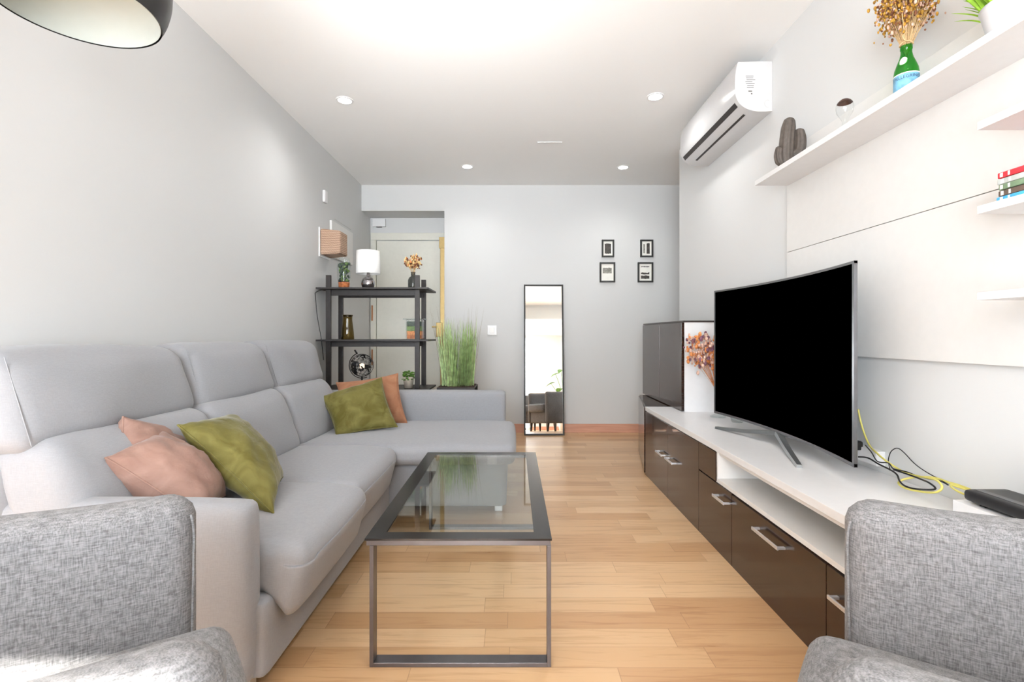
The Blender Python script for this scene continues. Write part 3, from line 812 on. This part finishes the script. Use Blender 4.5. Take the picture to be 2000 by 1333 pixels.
for ring_, z_ in ((0, .118),):
    cpt = b.verts.new((BX + .028 * math.cos(A0 - .35), BY + .028 * math.sin(A0 - .35), SZ + .118))
    ovs = []
    for k in range(20):
        a = 2 * math.pi * k / 20; aa = A0 - .35 + .50 * math.cos(a); zz = .116 + .014 * math.sin(a)
        rr = .0345 - (zz - .082) * .34 + .0012
        ovs.append(b.verts.new((BX + rr * math.cos(aa), BY + rr * math.sin(aa), SZ + zz)))
    for k in range(20): b.faces.new((cpt, ovs[k], ovs[(k + 1) % 20]))
obj('neck_label', b, M['paper'], bo, 'all')
def wraptext(txt, size, cx, cy, rad, a_mid, z, mat, parent, name='lettering'):
    cu = bpy.data.curves.new(name, 'FONT'); cu.body = txt; cu.size = size; cu.align_x = 'CENTER'
    o = bpy.data.objects.new(name, cu); COL.objects.link(o)
    dg = bpy.context.evaluated_depsgraph_get(); me = bpy.data.meshes.new_from_object(o.evaluated_get(dg))
    bpy.data.objects.remove(o); b = bm_new(); b.from_mesh(me); bpy.data.meshes.remove(me)
    bmesh.ops.subdivide_edges(b, edges=b.edges, cuts=1)
    for v in b.verts:
        a = a_mid + v.co.x / rad; v.co = Vector((cx + rad * math.cos(a), cy + rad * math.sin(a), z + v.co.y))
    return obj(name, b, mat, parent)
wraptext('S.PELLEGRINO', .0135, BX, BY, .0346, A0 - .05, SZ + .056, M['labeld'], lb)
b = bm_new()
t = thing('dried_flower_bouquet', 'ochre and pink dried flower bouquet tied with twine in the green bottle', 'dried flowers', (BX, BY, SZ + .10))
random.seed(5)
def sprays(n, base, hgt, spread, rad, sizes, lean=(0, 0)):
    stems = bm_new(); heads = [bm_new() for _ in range(3)]
    for i in range(n):
        a = random.random() * 6.283; s = spread * math.sqrt(random.random()); hh = hgt * random.uniform(.55, 1)
        top = Vector(base) + Vector((math.cos(a) * s + lean[0], math.sin(a) * s + lean[1], hh))
        mid = Vector(base) + (top - Vector(base)) * .5 + Vector((0, 0, .01))
        tube(stems, smooth_path([base, mid, top], 3), .0007, 4)
        for k in range(random.randint(5, 9)):
            p = top + Vector([random.gauss(0, rad) for _ in range(3)]); q = (top * .3 + mid * .7) if k % 3 == 0 else top
            p = p + (q - top) * random.random()
            ball(heads[random.choice((0, 0, 1, 2))], p, random.uniform(*sizes), 5, (1, 1, random.uniform(.8, 1.8)))
    return stems, heads
base = (BX, BY, SZ + .135)
st, hd = sprays(170, base, .205, .070, .013, (.0022, .005))
obj('stems', st, M['twine'], t, 'all')
for bmh, mt, nm in zip(hd, (M['dryo'], M['dryp'], M['dryb']), ('ochre_florets', 'pink_florets', 'brown_florets')): obj(nm, bmh, mt, t, 'all')
b = bm_new(); tube(b, [V(BX + .017 * math.cos(R(a)), BY + .017 * math.sin(R(a)), SZ + .177 + .003 * math.sin(R(a * 2))) for a in range(0, 360, 20)], .0025, 6, True)
tube(b, [V(BX - .012 + .013 * math.cos(R(a)), BY - .018, SZ + .190 + .013 * math.sin(R(a))) for a in range(0, 360, 24)], .0016, 6, True); obj('twine_tie', b, M['twine'], t, 'all')
# white pot with grass
PX, PY = 1.275, 1.255
t = thing('potted_grass', 'white ceramic pot with bright green grass on the near end of the long shelf', 'potted plant', (PX, PY, SZ))
b = bm_new(); lathe(b, [(.0005, 0), (.060, 0), (.066, .006), (.080, .066), (.083, .076), (.079, .076), (.075, .066), (.0005, .06)], (PX, PY, SZ), 40, False); obj('pot', b, M['potw'], t, 'all')
def blades(b, c, rbase, rtop, h, n, w_, seed=1, hmin=.5, droop=.0):
    random.seed(seed)
    for i in range(n):
        a = random.random() * 6.283; r0 = rbase * math.sqrt(random.random()); hh = h * random.uniform(hmin, 1)
        r1 = r0 + rtop * random.random() ** 1.2; a1 = a + random.uniform(-.5, .5)
        p0 = Vector(c) + Vector((math.cos(a) * r0, math.sin(a) * r0, 0)); p2 = Vector(c) + Vector((math.cos(a1) * r1, math.sin(a1) * r1, hh))
        p1 = p0 * .5 + p2 * .5 + Vector((0, 0, hh * .08)); side = Vector((math.sin(a + 1.2), -math.cos(a + 1.2), 0)) * w_
        pts = smooth_path([p0, p1, p2 - Vector((0, 0, droop * random.random()))], 4); prev = None
        for k, p in enumerate(pts):
            s = side * (1 - (k / (len(pts) - 1)) ** 2.5 * .92)
            cur = (b.verts.new(p - s), b.verts.new(p + s))
            if prev: b.faces.new((prev[0], prev[1], cur[1], cur[0]))
            prev = cur
b = bm_new(); blades(b, (PX, PY, SZ + .06), .070, .15, .22, 230, .0038, 2, .3); obj('leaves', b, M['leafb'], t)

# ------------------------------------------------------------------ floor mirror
mt = thing('floor_mirror', 'tall black framed mirror leaning against the back wall', 'mirror', (.30, 4.978, 0))
mt.rotation_euler = (0, 0, 0)
MW, MH, MF = .400, 1.515, .016
th = R(5.2)
def mirrorbm(fn):
    b = bm_new(); fn(b)
    rot = Matrix.Rotation(-th, 4, 'X')
    for v in b.verts: v.co = rot @ v.co
    return b
cx = .305 - .30
def fr_(b):
    for q in ((-MW / 2, -MW / 2 + MF, 0, MH), (MW / 2 - MF, MW / 2, 0, MH), (-MW / 2 + MF, MW / 2 - MF, 0, MF), (-MW / 2 + MF, MW / 2 - MF, MH - MF, MH)):
        box(b, cx + q[0], cx + q[1], -.012, .012, q[2], q[3], .001)
obj('frame', mirrorbm(fr_), M['pframe'], mt, world=False)
obj('mirror_glass', mirrorbm(lambda b: box(b, cx - MW / 2 + MF, cx + MW / 2 - MF, -.003, .006, MF, MH - MF)), M['mirror'], mt, world=False, label='silver mirror glass')

# ------------------------------------------------------------------ pictures
def picture(x0, x1, y0, y1, lab, art):
    a = at(x0, y0, YB); c = at(x1, y1, YB); X0_, X1_, Z1_, Z0_ = a.x, c.x, a.z, c.z
    t = thing('framed_picture', lab, 'picture', ((X0_ + X1_) / 2, YB, Z0_), group='small black framed pictures on the back wall')
    b = bm_new(); f_ = .016
    for q in ((X0_, X0_ + f_, Z0_, Z1_), (X1_ - f_, X1_, Z0_, Z1_), (X0_ + f_, X1_ - f_, Z0_, Z0_ + f_), (X0_ + f_, X1_ - f_, Z1_ - f_, Z1_)):
        box(b, q[0], q[1], YB - .022, YB, q[2], q[3], .0015)
    obj('frame', b, M['pframe'], t)
    b = bm_new(); box(b, X0_ + f_, X1_ - f_, YB - .008, YB, Z0_ + f_, Z1_ - f_); mb = obj('mat_board', b, M['paper'], t)
    W_, H_ = X1_ - X0_, Z1_ - Z0_
    for (u0, v0, u1, v1, mk) in art:
        b = bm_new(); vs = []
        n = 10
        for i in range(n + 1):
            u = u0 + (u1 - u0) * i / n; j = noise.noise(Vector((u * 9, v0 * 9, x0))) * .035
            vs.append((u, v1 + j))
        for i in range(n, -1, -1):
            u = u0 + (u1 - u0) * i / n; j = noise.noise(Vector((u * 9, v1 * 7 + 4, x0))) * .02
            vs.append((u, v0 + j))
        top = [b.verts.new((X0_ + u * W_, YB - .0088, Z0_ + v * H_)) for u, v in vs]; b.faces.new(top)
        r_ = bmesh.ops.extrude_face_region(b, geom=b.faces[:])
        for e in r_['geom']:
            if isinstance(e, bmesh.types.BMVert): e.co.y += .0006
        obj('print', b, M[mk], mb)
picture(1175, 1199, 469, 503, 'upper left small framed dark forest print', [(.24, .20, .76, .78, 'ink')])
picture(1250, 1275, 469, 503, 'upper right small framed print of two dark trunks', [(.24, .22, .38, .75, 'ink2'), (.50, .20, .74, .80, 'ink')])
picture(1171, 1201, 513, 552, 'lower left framed print with a small grey sketch on white', [(.20, .45, .78, .72, 'ink2')])
picture(1245, 1275, 513, 552, 'lower right framed striped landscape print', [(.22, .76, .76, .80, 'ink'), (.22, .56, .76, .73, 'paper'), (.22, .40, .76, .49, 'ink'), (.22, .18, .76, .33, 'ink')])
# switch on back wall
def plate(x0, x1, y0, y1, name, lab, cat, d=YB, th_=.010):
    a = at(x0, y0, d); c = at(x1, y1, d)
    t = thing(name, lab, cat, ((a.x + c.x) / 2, d, c.z))
    b = bm_new(); box(b, a.x, c.x, d - th_, d, c.z, a.z, .003); obj('plate', b, M['white'], t)
    return t, a, c
t, a, c = plate(952, 970, 636, 655, 'light_switch', 'white square light switch on the back wall left of the mirror', 'switch')
b = bm_new(); box(b, a.x + .022, c.x - .022, YB - .014, YB - .009, c.z + .022, a.z - .022, .002); obj('rocker', b, M['acw2'], t)
t, a, c = plate(729, 754, 429, 444, 'wall_alarm_box', 'small white alarm box above the entrance door', 'alarm', YD, .035)
b = bm_new(); box(b, a.x + .04, c.x - .04, YD - .03, YD - .01, c.z - .006, c.z + .002); obj('sensor', b, M['greyplastic'], t)
# left wall devices
def lw(px, py): d = 980 * XL / (px - 1003); return d, 1 - (py - 654) / 980 * d
t = thing('wall_sensor', 'tiny white sensor high on the left wall above the basket', 'sensor', (XL, 4.09, lw(632, 397)[1]))
b = bm_new(); softbox(b, (XL + .012, 4.11, 2.13), (.012, .035, .05), .01, n=8); obj('housing', b, M['white'], t, 'all')
b = bm_new(); box(b, XL, XL + .003, 4.36, 4.80, 2.0, 2.006)
for v in b.verts: v.co.z += 0
tag(obj('wall_conduit_cover', b, M['vent']), 'thin line of a cover plate on the left wall above the fuse panel', 'cover')
b = bm_new(); box(b, XL, XL + .02, 4.24, 4.80, 1.66, 1.97, .004)
tag(obj('fuse_panel', b, M['whitem']), 'white fuse box cover on the left wall behind the woven basket', 'panel')
bk = thing('woven_basket', 'beige woven basket fixed sideways on the left wall', 'basket', (-1.47, 4.1, 1.64))
b = bm_new(); softbox(b, (-1.468, 4.115, 1.745), (.078, .110, .105), .016, n=14, warp=lambda p: Vector((p.x, 4.115 + (p.y - 4.115) * (1 - .18 * (p.x + 1.546) / .16), 1.745 + (p.z - 1.745) * (1 - .12 * (p.x + 1.546) / .16)))); obj('weave', b, M['basket'], bk, 'all')
b = bm_new(); box(b, XL, XL + .010, 4.0, 4.24, 1.625, 1.86, .003); obj('liner', b, M['white'], bk, label='white backing')

# ------------------------------------------------------------------ open shelf unit
su = thing('open_shelf_unit', 'dark wooden open shelf unit in front of the entrance door', 'shelf', (-1.11, 4.12, 0))
PW = .019
for x in (-1.474, -.767):
    for y, zt in ((4.0, 1.474), (4.285, 1.468)):
        b = bm_new(); box(b, x - PW, x + PW, y - .012, y + .012, 0, zt, .002); obj('post', b, M['shelfw'], su)
for z in (1.358, .948, .556):
    b = bm_new(); box(b, -1.548, -.668, 3.925, 4.325, z, z + .013, .001); s = obj('shelf_board', b, M['shelfw'], su)
    for y in (4.012, 4.262):
        b = bm_new(); box(b, -1.474, -.767, y, y + .014, z - .045, z, .001); obj('rail', b, M['shelfw'], s)
S1, S2, S3 = 1.371, .961, .569
# terrarium vase
c = at(672, 0, 4.1); x = c.x
t = thing('terrarium_vase', 'tall clear glass vase with succulents and orange sand on the top shelf', 'vase', (x, 4.1, S1))
b = bm_new(); lathe(b, [(.0005, 0), (.036, 0), (.044, .02), (.052, .09), (.056, .17), (.050, .215), (.040, .25), (.041, .255)], (x, 4.1, S1), 32, False); obj('glass', b, M['jar'], t, 'all')
b = bm_new(); lathe(b, [(.0005, .003), (.034, .003), (.042, .02), (.046, .055), (.0005, .062)], (x, 4.1, S1), 24, False); obj('sand', b, M['terracotta'], t, 'all')
b = bm_new(); b2 = bm_new(); random.seed(11)
for i in range(90):
    a = random.random() * 6.28; r = .038 * math.sqrt(random.random()); z = random.uniform(.06, .215)
    ball(b if random.random() < .5 else b2, (x + r * math.cos(a), 4.1 + r * math.sin(a), S1 + z), random.uniform(.009, .016), 8, (1, 1, .8), .003)
obj('succulents', b, M['succulent'], t, 'all'); obj('dark_foliage', b2, M['succdark'], t, 'all')
# lamp
x = at(719, 0, 4.12).x
t = thing('table_lamp', 'table lamp with white drum shade and hammered silver ball base', 'lamp', (x, 4.12, S1))
b = bm_new(); lathe(b, [(.0005, 0), (.030, 0), (.046, .014), (.056, .042), (.054, .066), (.040, .090), (.022, .102), (.012, .106), (.011, .14), (.0005, .141)], (x, 4.12, S1), 36, False)
for v in b.verts:
    v.co += noise.noise_vector(v.co * 90) * .0016
obj('base', b, M['silver'], t, 'all')
b = bm_new(); lathe(b, [(.096, .128), (.098, .130), (.093, .315), (.091, .315), (.0945, .130), (.096, .128)], (x, 4.12, S1), 40, False); obj('lamp_shade', b, M['lampshade'], t, 'all')
b = bm_new(); lathe(b, [(.0005, .31), (.012, .31), (.012, .316), (.0005, .316)], (x, 4.12, S1), 12, False); tube(b, [V(x - .09, 4.12, S1 + .31), V(x + .09, 4.12, S1 + .31)], .0015, 5); obj('shade_ring', b, M['chrome'], t, 'all')
b = bm_new(); pts = [at(660, 562, 4.25), at(640, 565, 4.2), at(622, 567, 4.05), V(XL + .006, 3.93, 1.33), at(616, 580, 3.9), at(620, 620, 3.9), at(627, 660, 3.9), at(632, 704, 3.94)]
for p in pts: p.x = max(p.x, XL + .004)
tube(b, smooth_path(pts, 5), .003, 6); tag(obj('lamp_cord', b, M['black'], None, 'all'), 'thin black cord hanging down the left wall behind the sofa', 'cord')
# dark vase with orange dried flowers
x = at(805, 0, 4.08).x
t = thing('glass_vase', 'small dark grey glass vase at the right end of the top shelf', 'vase', (x, 4.12, S1))
b = bm_new(); lathe(b, [(.0005, 0), (.038, 0), (.042, .01), (.042, .075), (.034, .095), (.018, .108), (.017, .135), (.020, .142)], (x, 4.12, S1), 28, False); obj('glass', b, M['greyglass'], t, 'all')
t = thing('dried_flower_bunch', 'orange and cream dried flowers in the small grey vase', 'dried flowers', (x, 4.12, S1 + .1))
random.seed(8)
st, hd = sprays(34, (x, 4.12, S1 + .11), .155, .062, .010, (.004, .009))
obj('stems', st, M['twine'], t, 'all')
for bmh, mt_, nm in zip(hd, (M['dryy'], M['dryor'], M['dryb']), ('cream_petals', 'orange_petals', 'brown_petals')): obj(nm, bmh, mt_, t, 'all')
# amber vase, layered jar on middle shelf
x = at(679, 0, 4.1).x
b = bm_new(); lathe(b, [(.0005, 0), (.050, 0), (.052, .004), (.046, .08), (.036, .16), (.037, .185), (.043, .20), (.041, .20), (.035, .185)], (x, 4.1, S2), 30, False)
for v in b.verts:
    a = math.atan2(v.co.y - 4.1, v.co.x - x); v.co.x += .0018 * math.cos(12 * a) * math.cos(a); v.co.y += .0018 * math.cos(12 * a) * math.sin(a)
tag(obj('ribbed_vase', b, M['vaseamber'], None, 'all'), 'ribbed amber brown glass vase on the middle shelf', 'vase')
x = at(811, 0, 4.14).x
t = thing('layered_sand_jar', 'square glass jar with coloured sand layers behind the right posts on the middle shelf', 'jar', (x, 4.14, S2))
b = bm_new(); box(b, x - .066, x + .066, 4.08, 4.2, S2, S2 + .165, .008); box(b, x - .086, x + .086, 4.06, 4.22, S2 + .160, S2 + .172, .004); obj('glass', b, M['jar'], t)
z = S2 + .005
for h_, mk, nm in ((.030, 'terracotta', 'orange_sand'), (.034, 'dryor', 'peach_sand'), (.038, 'succulent', 'green_layer'), (.040, 'succdark', 'dark_layer')):
    b = bm_new(); box(b, x - .058, x + .058, 4.088, 4.192, z, z + h_, .003); obj(nm, b, M[mk], t); z += h_
# globe lamp
g = at(707, 714, 4.08); GR = .092
t = thing('globe_lamp', 'black wire globe lamp with a warm bulb on the lower shelf', 'lamp', (g.x, 4.08, S3))
b = bm_new(); tl = Matrix.Rotation(R(23), 3, 'Y')
for k in range(8):
    a0 = math.pi * k / 8; tube(b, [g + tl @ (Vector((math.cos(a0) * math.cos(R(a)), math.sin(a0) * math.cos(R(a)), math.sin(R(a)))) * GR) for a in range(0, 360, 12)], .0013, 4, True)
for la in (-60, -35, -12, 12, 35, 60):
    rr = GR * math.cos(R(la)); tube(b, [g + tl @ Vector((rr * math.cos(R(a)), rr * math.sin(R(a)), GR * math.sin(R(la)))) for a in range(0, 360, 12)], .0013, 4, True)
obj('wire_globe', b, M['black'], t, 'all')
b = bm_new(); bmesh.ops.create_icosphere(b, subdivisions=4, radius=GR * 1.01)
for f_ in list(b.faces):
    c_ = f_.calc_center_median().normalized()
    if noise.noise(c_ * 1.6 + Vector((2.2, 7.1, .4))) + .45 * noise.noise(c_ * 4.5) < .27: b.faces.remove(f_)
for v in b.verts: v.co += g
obj('continents', b, M['black'], t)
b = bm_new(); tube(b, [g + Vector((math.cos(R(a)) * (GR + .012), 0, math.sin(R(a)) * (GR + .012))) for a in range(110, 300, 8)], .004, 6)
tube(b, [g + V(-.04, 0, .095), g + V(-.06, 0, .125)], .007, 8)
lathe(b, [(.0005, 0), (.06, 0), (.06, .008), (.012, .014), (.008, .02), (.008, g.z - S3 - GR), (.0005, g.z - S3 - GR)], (g.x, g.y, S3), 24, False); obj('stand', b, M['black'], t, 'all')
b = bm_new(); ball(b, g + V(0, 0, -.005), .021, 14); obj('bulb', b, M['bulbw'], t, 'all')
# small plant
x = at(798, 0, 4.05).x
t = thing('potted_succulent', 'small green plant in a cream pot on the lower shelf', 'potted plant', (x, 4.05, S3))
b = bm_new(); lathe(b, [(.0005, 0), (.032, 0), (.045, .085), (.047, .092), (.043, .092), (.041, .08), (.0005, .078)], (x, 4.05, S3), 28, False); obj('pot', b, M['potc'], t, 'all')
b = bm_new(); random.seed(21)
for i in range(70):
    a = random.random() * 6.28; r = .056 * math.sqrt(random.random()); zz = .085 + random.random() * .055 - r * .3
    ball(b, (x + r * math.cos(a), 4.05 + r * math.sin(a), S3 + zz), random.uniform(.008, .014), 6, (1, 1, .45), .002)
obj('leaves', b, M['leaf'], t, 'all')
# tall grass in planter
x0, x1 = at(853, 0, 4.1).x, at(928, 0, 4.1).x; x = (x0 + x1) / 2
t = thing('tall_grass_plant', 'tall artificial grass plant in a dark square planter right of the shelf unit', 'potted plant', (x, 4.24, 0))
b = bm_new(); box(b, x0, x1, 4.1, 4.40, 0, .565, .006); box(b, x0 + .0, x1, 4.098, 4.402, .535, .567, .003); obj('planter', b, M['planter'], t)
b = bm_new(); box(b, x0 + .012, x1 - .012, 4.112, 4.388, .55, .572); obj('soil', b, M['soil'], t)
b = bm_new(); blades(b, (x, 4.25, .55), .135, .05, .60, 300, .0036, 4, .55); obj('grass_blades', b, M['grass'], t)
b = bm_new(); blades(b, (x, 4.25, .55), .14, .11, .72, 90, .0012, 14, .4); obj('dry_blades', b, M['grass2'], t)

# ------------------------------------------------------------------ things on the media unit
# glass vase and dried bouquet behind the television
vx, vy = 1.275, 3.13
t = thing('clear_glass_vase', 'slim clear glass vase behind the left edge of the television', 'vase', (vx, vy, TOP))
b = bm_new(); lathe(b, [(.0005, .002), (.045, 0), (.046, .006), (.016, .02), (.012, .05), (.018, .12), (.030, .22), (.034, .25)], (vx, vy, TOP), 28, False); obj('glass', b, M['jar'], t, 'all')
t = thing('dried_rose_bouquet', 'pink purple and orange dried bouquet peeking out behind the television', 'dried flowers', (vx, vy, TOP + .15))
random.seed(31)
st, hd = sprays(60, (vx - .01, vy, TOP + .17), .34, .13, .014, (.005, .012), (-.05, 0))
obj('stems', st, M['dryor'], t, 'all')
for bmh, mk, nm in zip(hd, ('dryp', 'purple', 'dryor'), ('pink_florets', 'purple_florets', 'orange_florets')): obj(nm, bmh, M[mk], t, 'all')
b = bm_new(); gx, gy = at(1440, 830, 2.95).x, 2.95
lathe(b, [(.0005, .003), (.030, 0), (.036, .012), (.040, .05), (.038, .05), (.033, .012), (.0005, .006)], (gx, gy, TOP), 28, False)
tag(obj('glass_candle_holder', b, M['jar'], None, 'all'), 'low clear glass candle holder under the left half of the television', 'candle holder')
# router on a white box
t = thing('white_box', 'flat white box lying on the media unit under the router', 'box', (1.29, 1.24, TOP))
b = bm_new(); box(b, 1.225, XR - .003, .98, 1.40, TOP, TOP + .055, .002); obj('carton', b, M['white'], t)
t = thing('router', 'black router with a grey top band beside the yellow cable', 'router', (1.29, 1.27, TOP + .055))
rz = TOP + .055
def rwarp(p): return Vector((p.x, p.y, p.z - .012 * max(0, (p.y - 1.33) / .06)))
b = bm_new(); softbox(b, (1.295, 1.265, rz + .022), (.062, .115, .016), .012, n=10); obj('housing', b, M['black'], t, 'all')
b = bm_new(); box(b, 1.252, 1.272, 1.165, 1.365, rz + .0375, rz + .0392); obj('grey_band', b, M['greyplastic'], t)
b = bm_new()
for y in (1.2, 1.34):
    for x in (1.26, 1.33):
        b = bm_new(); box(b, x - .008, x + .008, y - .008, y + .008, rz, rz + .008)
        obj('foot', b, M['black'], t)
# wall socket block, plugs, cables
def wp2(px, py, X): return Vector((X, 980 * X / (px - 1003), 1 - (py - 654) / (px - 1003) * X))
a = wp2(1700, 881, XR); c = wp2(1730, 912, XR)
t = thing('power_socket', 'white power socket block low on the wall beside the television', 'socket', (XR, (a.y + c.y) / 2, c.z))
b = bm_new(); box(b, XR - .035, XR, c.y, a.y + .10, c.z, c.z + .055, .004); obj('plate', b, M['white'], t)
for yy, zz in ((a.y + .085, .065), (a.y + .02, .058)):
    b = bm_new(); softbox(b, (XR - .045, yy, c.z + zz), (.02, .02, .018), .008, n=6); tag(obj('plug', b, M['black'], None, 'all'), 'black power plug in the white socket, %s' % ('nearer the television' if zz > .06 else 'nearer the router'), 'plug')
def cable(name, pts, r, mat, lab):
    b = bm_new(); P = [wp2(*q) for q in pts]
    for p in P: p.z = max(p.z, TOP + r + .001)
    tube(b, smooth_path(P, 6), r, 7); tag(obj(name, b, mat, None, 'all'), lab, 'cable')
cable('network_cable', [(1676, 800, 1.36), (1684, 835, 1.36), (1697, 868, 1.35), (1712, 885, 1.32), (1735, 904, 1.31), (1768, 924, 1.31), (1800, 932, 1.30), (1828, 938, 1.28), (1840, 952, 1.27), (1828, 962, 1.26),
        (1800, 961, 1.26), (1768, 954, 1.26), (1755, 944, 1.27), (1768, 936, 1.29), (1800, 932, 1.32), (1830, 935, 1.33), (1860, 946, 1.33), (1890, 957, 1.32), (1912, 966, 1.30), (1925, 972, 1.30)], .0034, M['yellow'], 'yellow network cable looping from behind the television to the router')
cable('network_cable', [(1850, 942, 1.335), (1875, 949, 1.33), (1900, 960, 1.31), (1885, 966, 1.29), (1862, 955, 1.29), (1858, 948, 1.31), (1885, 956, 1.32), (1915, 963, 1.31)], .003, M['yellow'], 'short doubled yellow cable end beside the router')
cable('power_cable', [(1676, 893, 1.25), (1695, 895, 1.27), (1716, 907, 1.28), (1740, 919, 1.28), (1752, 928, 1.27), (1757, 940, 1.265), (1768, 950, 1.26), (1790, 956, 1.26), (1826, 956, 1.26), (1815, 944, 1.27), (1797, 936, 1.29), (1770, 926, 1.3), (1745, 918, 1.31)], .0028, M['black'], 'thick black cable coiled inside the yellow loop')
cable('power_cable', [(1738, 916, 1.3), (1735, 900, 1.34), (1740, 883, 1.35), (1752, 876, 1.355), (1765, 884, 1.355), (1785, 905, 1.35), (1805, 920, 1.34), (1828, 933, 1.33), (1850, 944, 1.33)], .0016, M['black'], 'thin black cable arching up against the wall')
cable('power_cable', [(1690, 870, 1.335), (1702, 884, 1.32), (1714, 902, 1.3), (1735, 905, 1.3), (1745, 916, 1.3), (1770, 922, 1.31), (1800, 933, 1.32), (1835, 940, 1.33), (1852, 948, 1.33)], .002, M['black'], 'black cable running from the upper plug along the wall')

# ------------------------------------------------------------------ dome lamp upper left, taken for an arc floor lamp
LX, LY, LZ = -1.075, 1.235, 1.80
t = thing('dome_lamp', 'black dome lamp with white inside at the upper left', 'lamp', (LX, LY, LZ))
RO = .196; zc = math.sqrt(RO ** 2 - .172 ** 2)
def dome(r, z0): 
    return [(r * math.cos(R(a)), z0 + r * math.sin(R(a))) for a in range(-28, 86, 4)] + [(.012, z0 + r)]
b = bm_new(); lathe(b, dome(RO, zc), (LX, LY, LZ), 56, False); obj('lamp_shade', b, M['domeout'], t, 'all')
b = bm_new(); lathe(b, dome(RO - .004, zc), (LX, LY, LZ), 56, False)
obj('shade_lining', b, M['domein'], t, 'all', label='white inner lining')
b = bm_new(); lathe(b, [(.02, RO + zc - .01), (.02, RO + zc + .05), (.004, RO + zc + .06), (.003, CEIL - LZ - .02), (.05, CEIL - LZ - .02), (.05, CEIL - LZ)], (LX, LY, LZ), 20, False); obj('suspension', b, M['domeout'], t, 'all')  # unseen ceiling cord hung in place of the arc floor lamp's arm

# ------------------------------------------------------------------ plant behind the camera (seen in the mirror)
t = thing('potted_leafy_plant', 'leafy green plant by the rear wall, its leaves reflected in the mirror', 'potted plant', (1.08, -.9, 0))
b = bm_new(); lathe(b, [(.0005, 0), (.10, 0), (.14, .30), (.13, .30), (.12, .27), (.0005, .27)], (1.08, -.9, 0), 28, False); obj('pot', b, M['potw'], t, 'all')
b = bm_new(); st = bm_new(); random.seed(17)
for k, (a, hh, rr) in enumerate(((185, 1.02, .27), (160, 1.22, .18), (250, .9, .2), (60, 1.1, .15), (120, 1.3, .1))):
    tip = V(1.08 + rr * math.cos(R(a)), -.9 + rr * math.sin(R(a)), hh); tube(st, smooth_path([(1.08, -.9, .27), (1.08 + rr * .3 * math.cos(R(a)), -.9 + rr * .3 * math.sin(R(a)), hh * .7), tip], 5), .005, 6)
    d = V(math.cos(R(a)), math.sin(R(a)), -.1); s = V(-math.sin(R(a)), math.cos(R(a)), 0); prev = None
    for i in range(11):
        u = i / 10; wdt = .075 * math.sin(math.pi * (u ** .8)) + .001; p = tip + d * (u * .22 - .10) + V(0, 0, -.08 * u * u)
        cur = [b.verts.new(p - s * wdt + V(0, 0, .02 * wdt / .075)), b.verts.new(p), b.verts.new(p + s * wdt + V(0, 0, .02 * wdt / .075))]
        if prev:
            b.faces.new((prev[0], prev[1], cur[1], cur[0])); b.faces.new((prev[1], prev[2], cur[2], cur[1]))
        prev = cur
obj('leaves', b, M['leaf'], t, 'all'); obj('stems', st, M['leaf'], t, 'all')
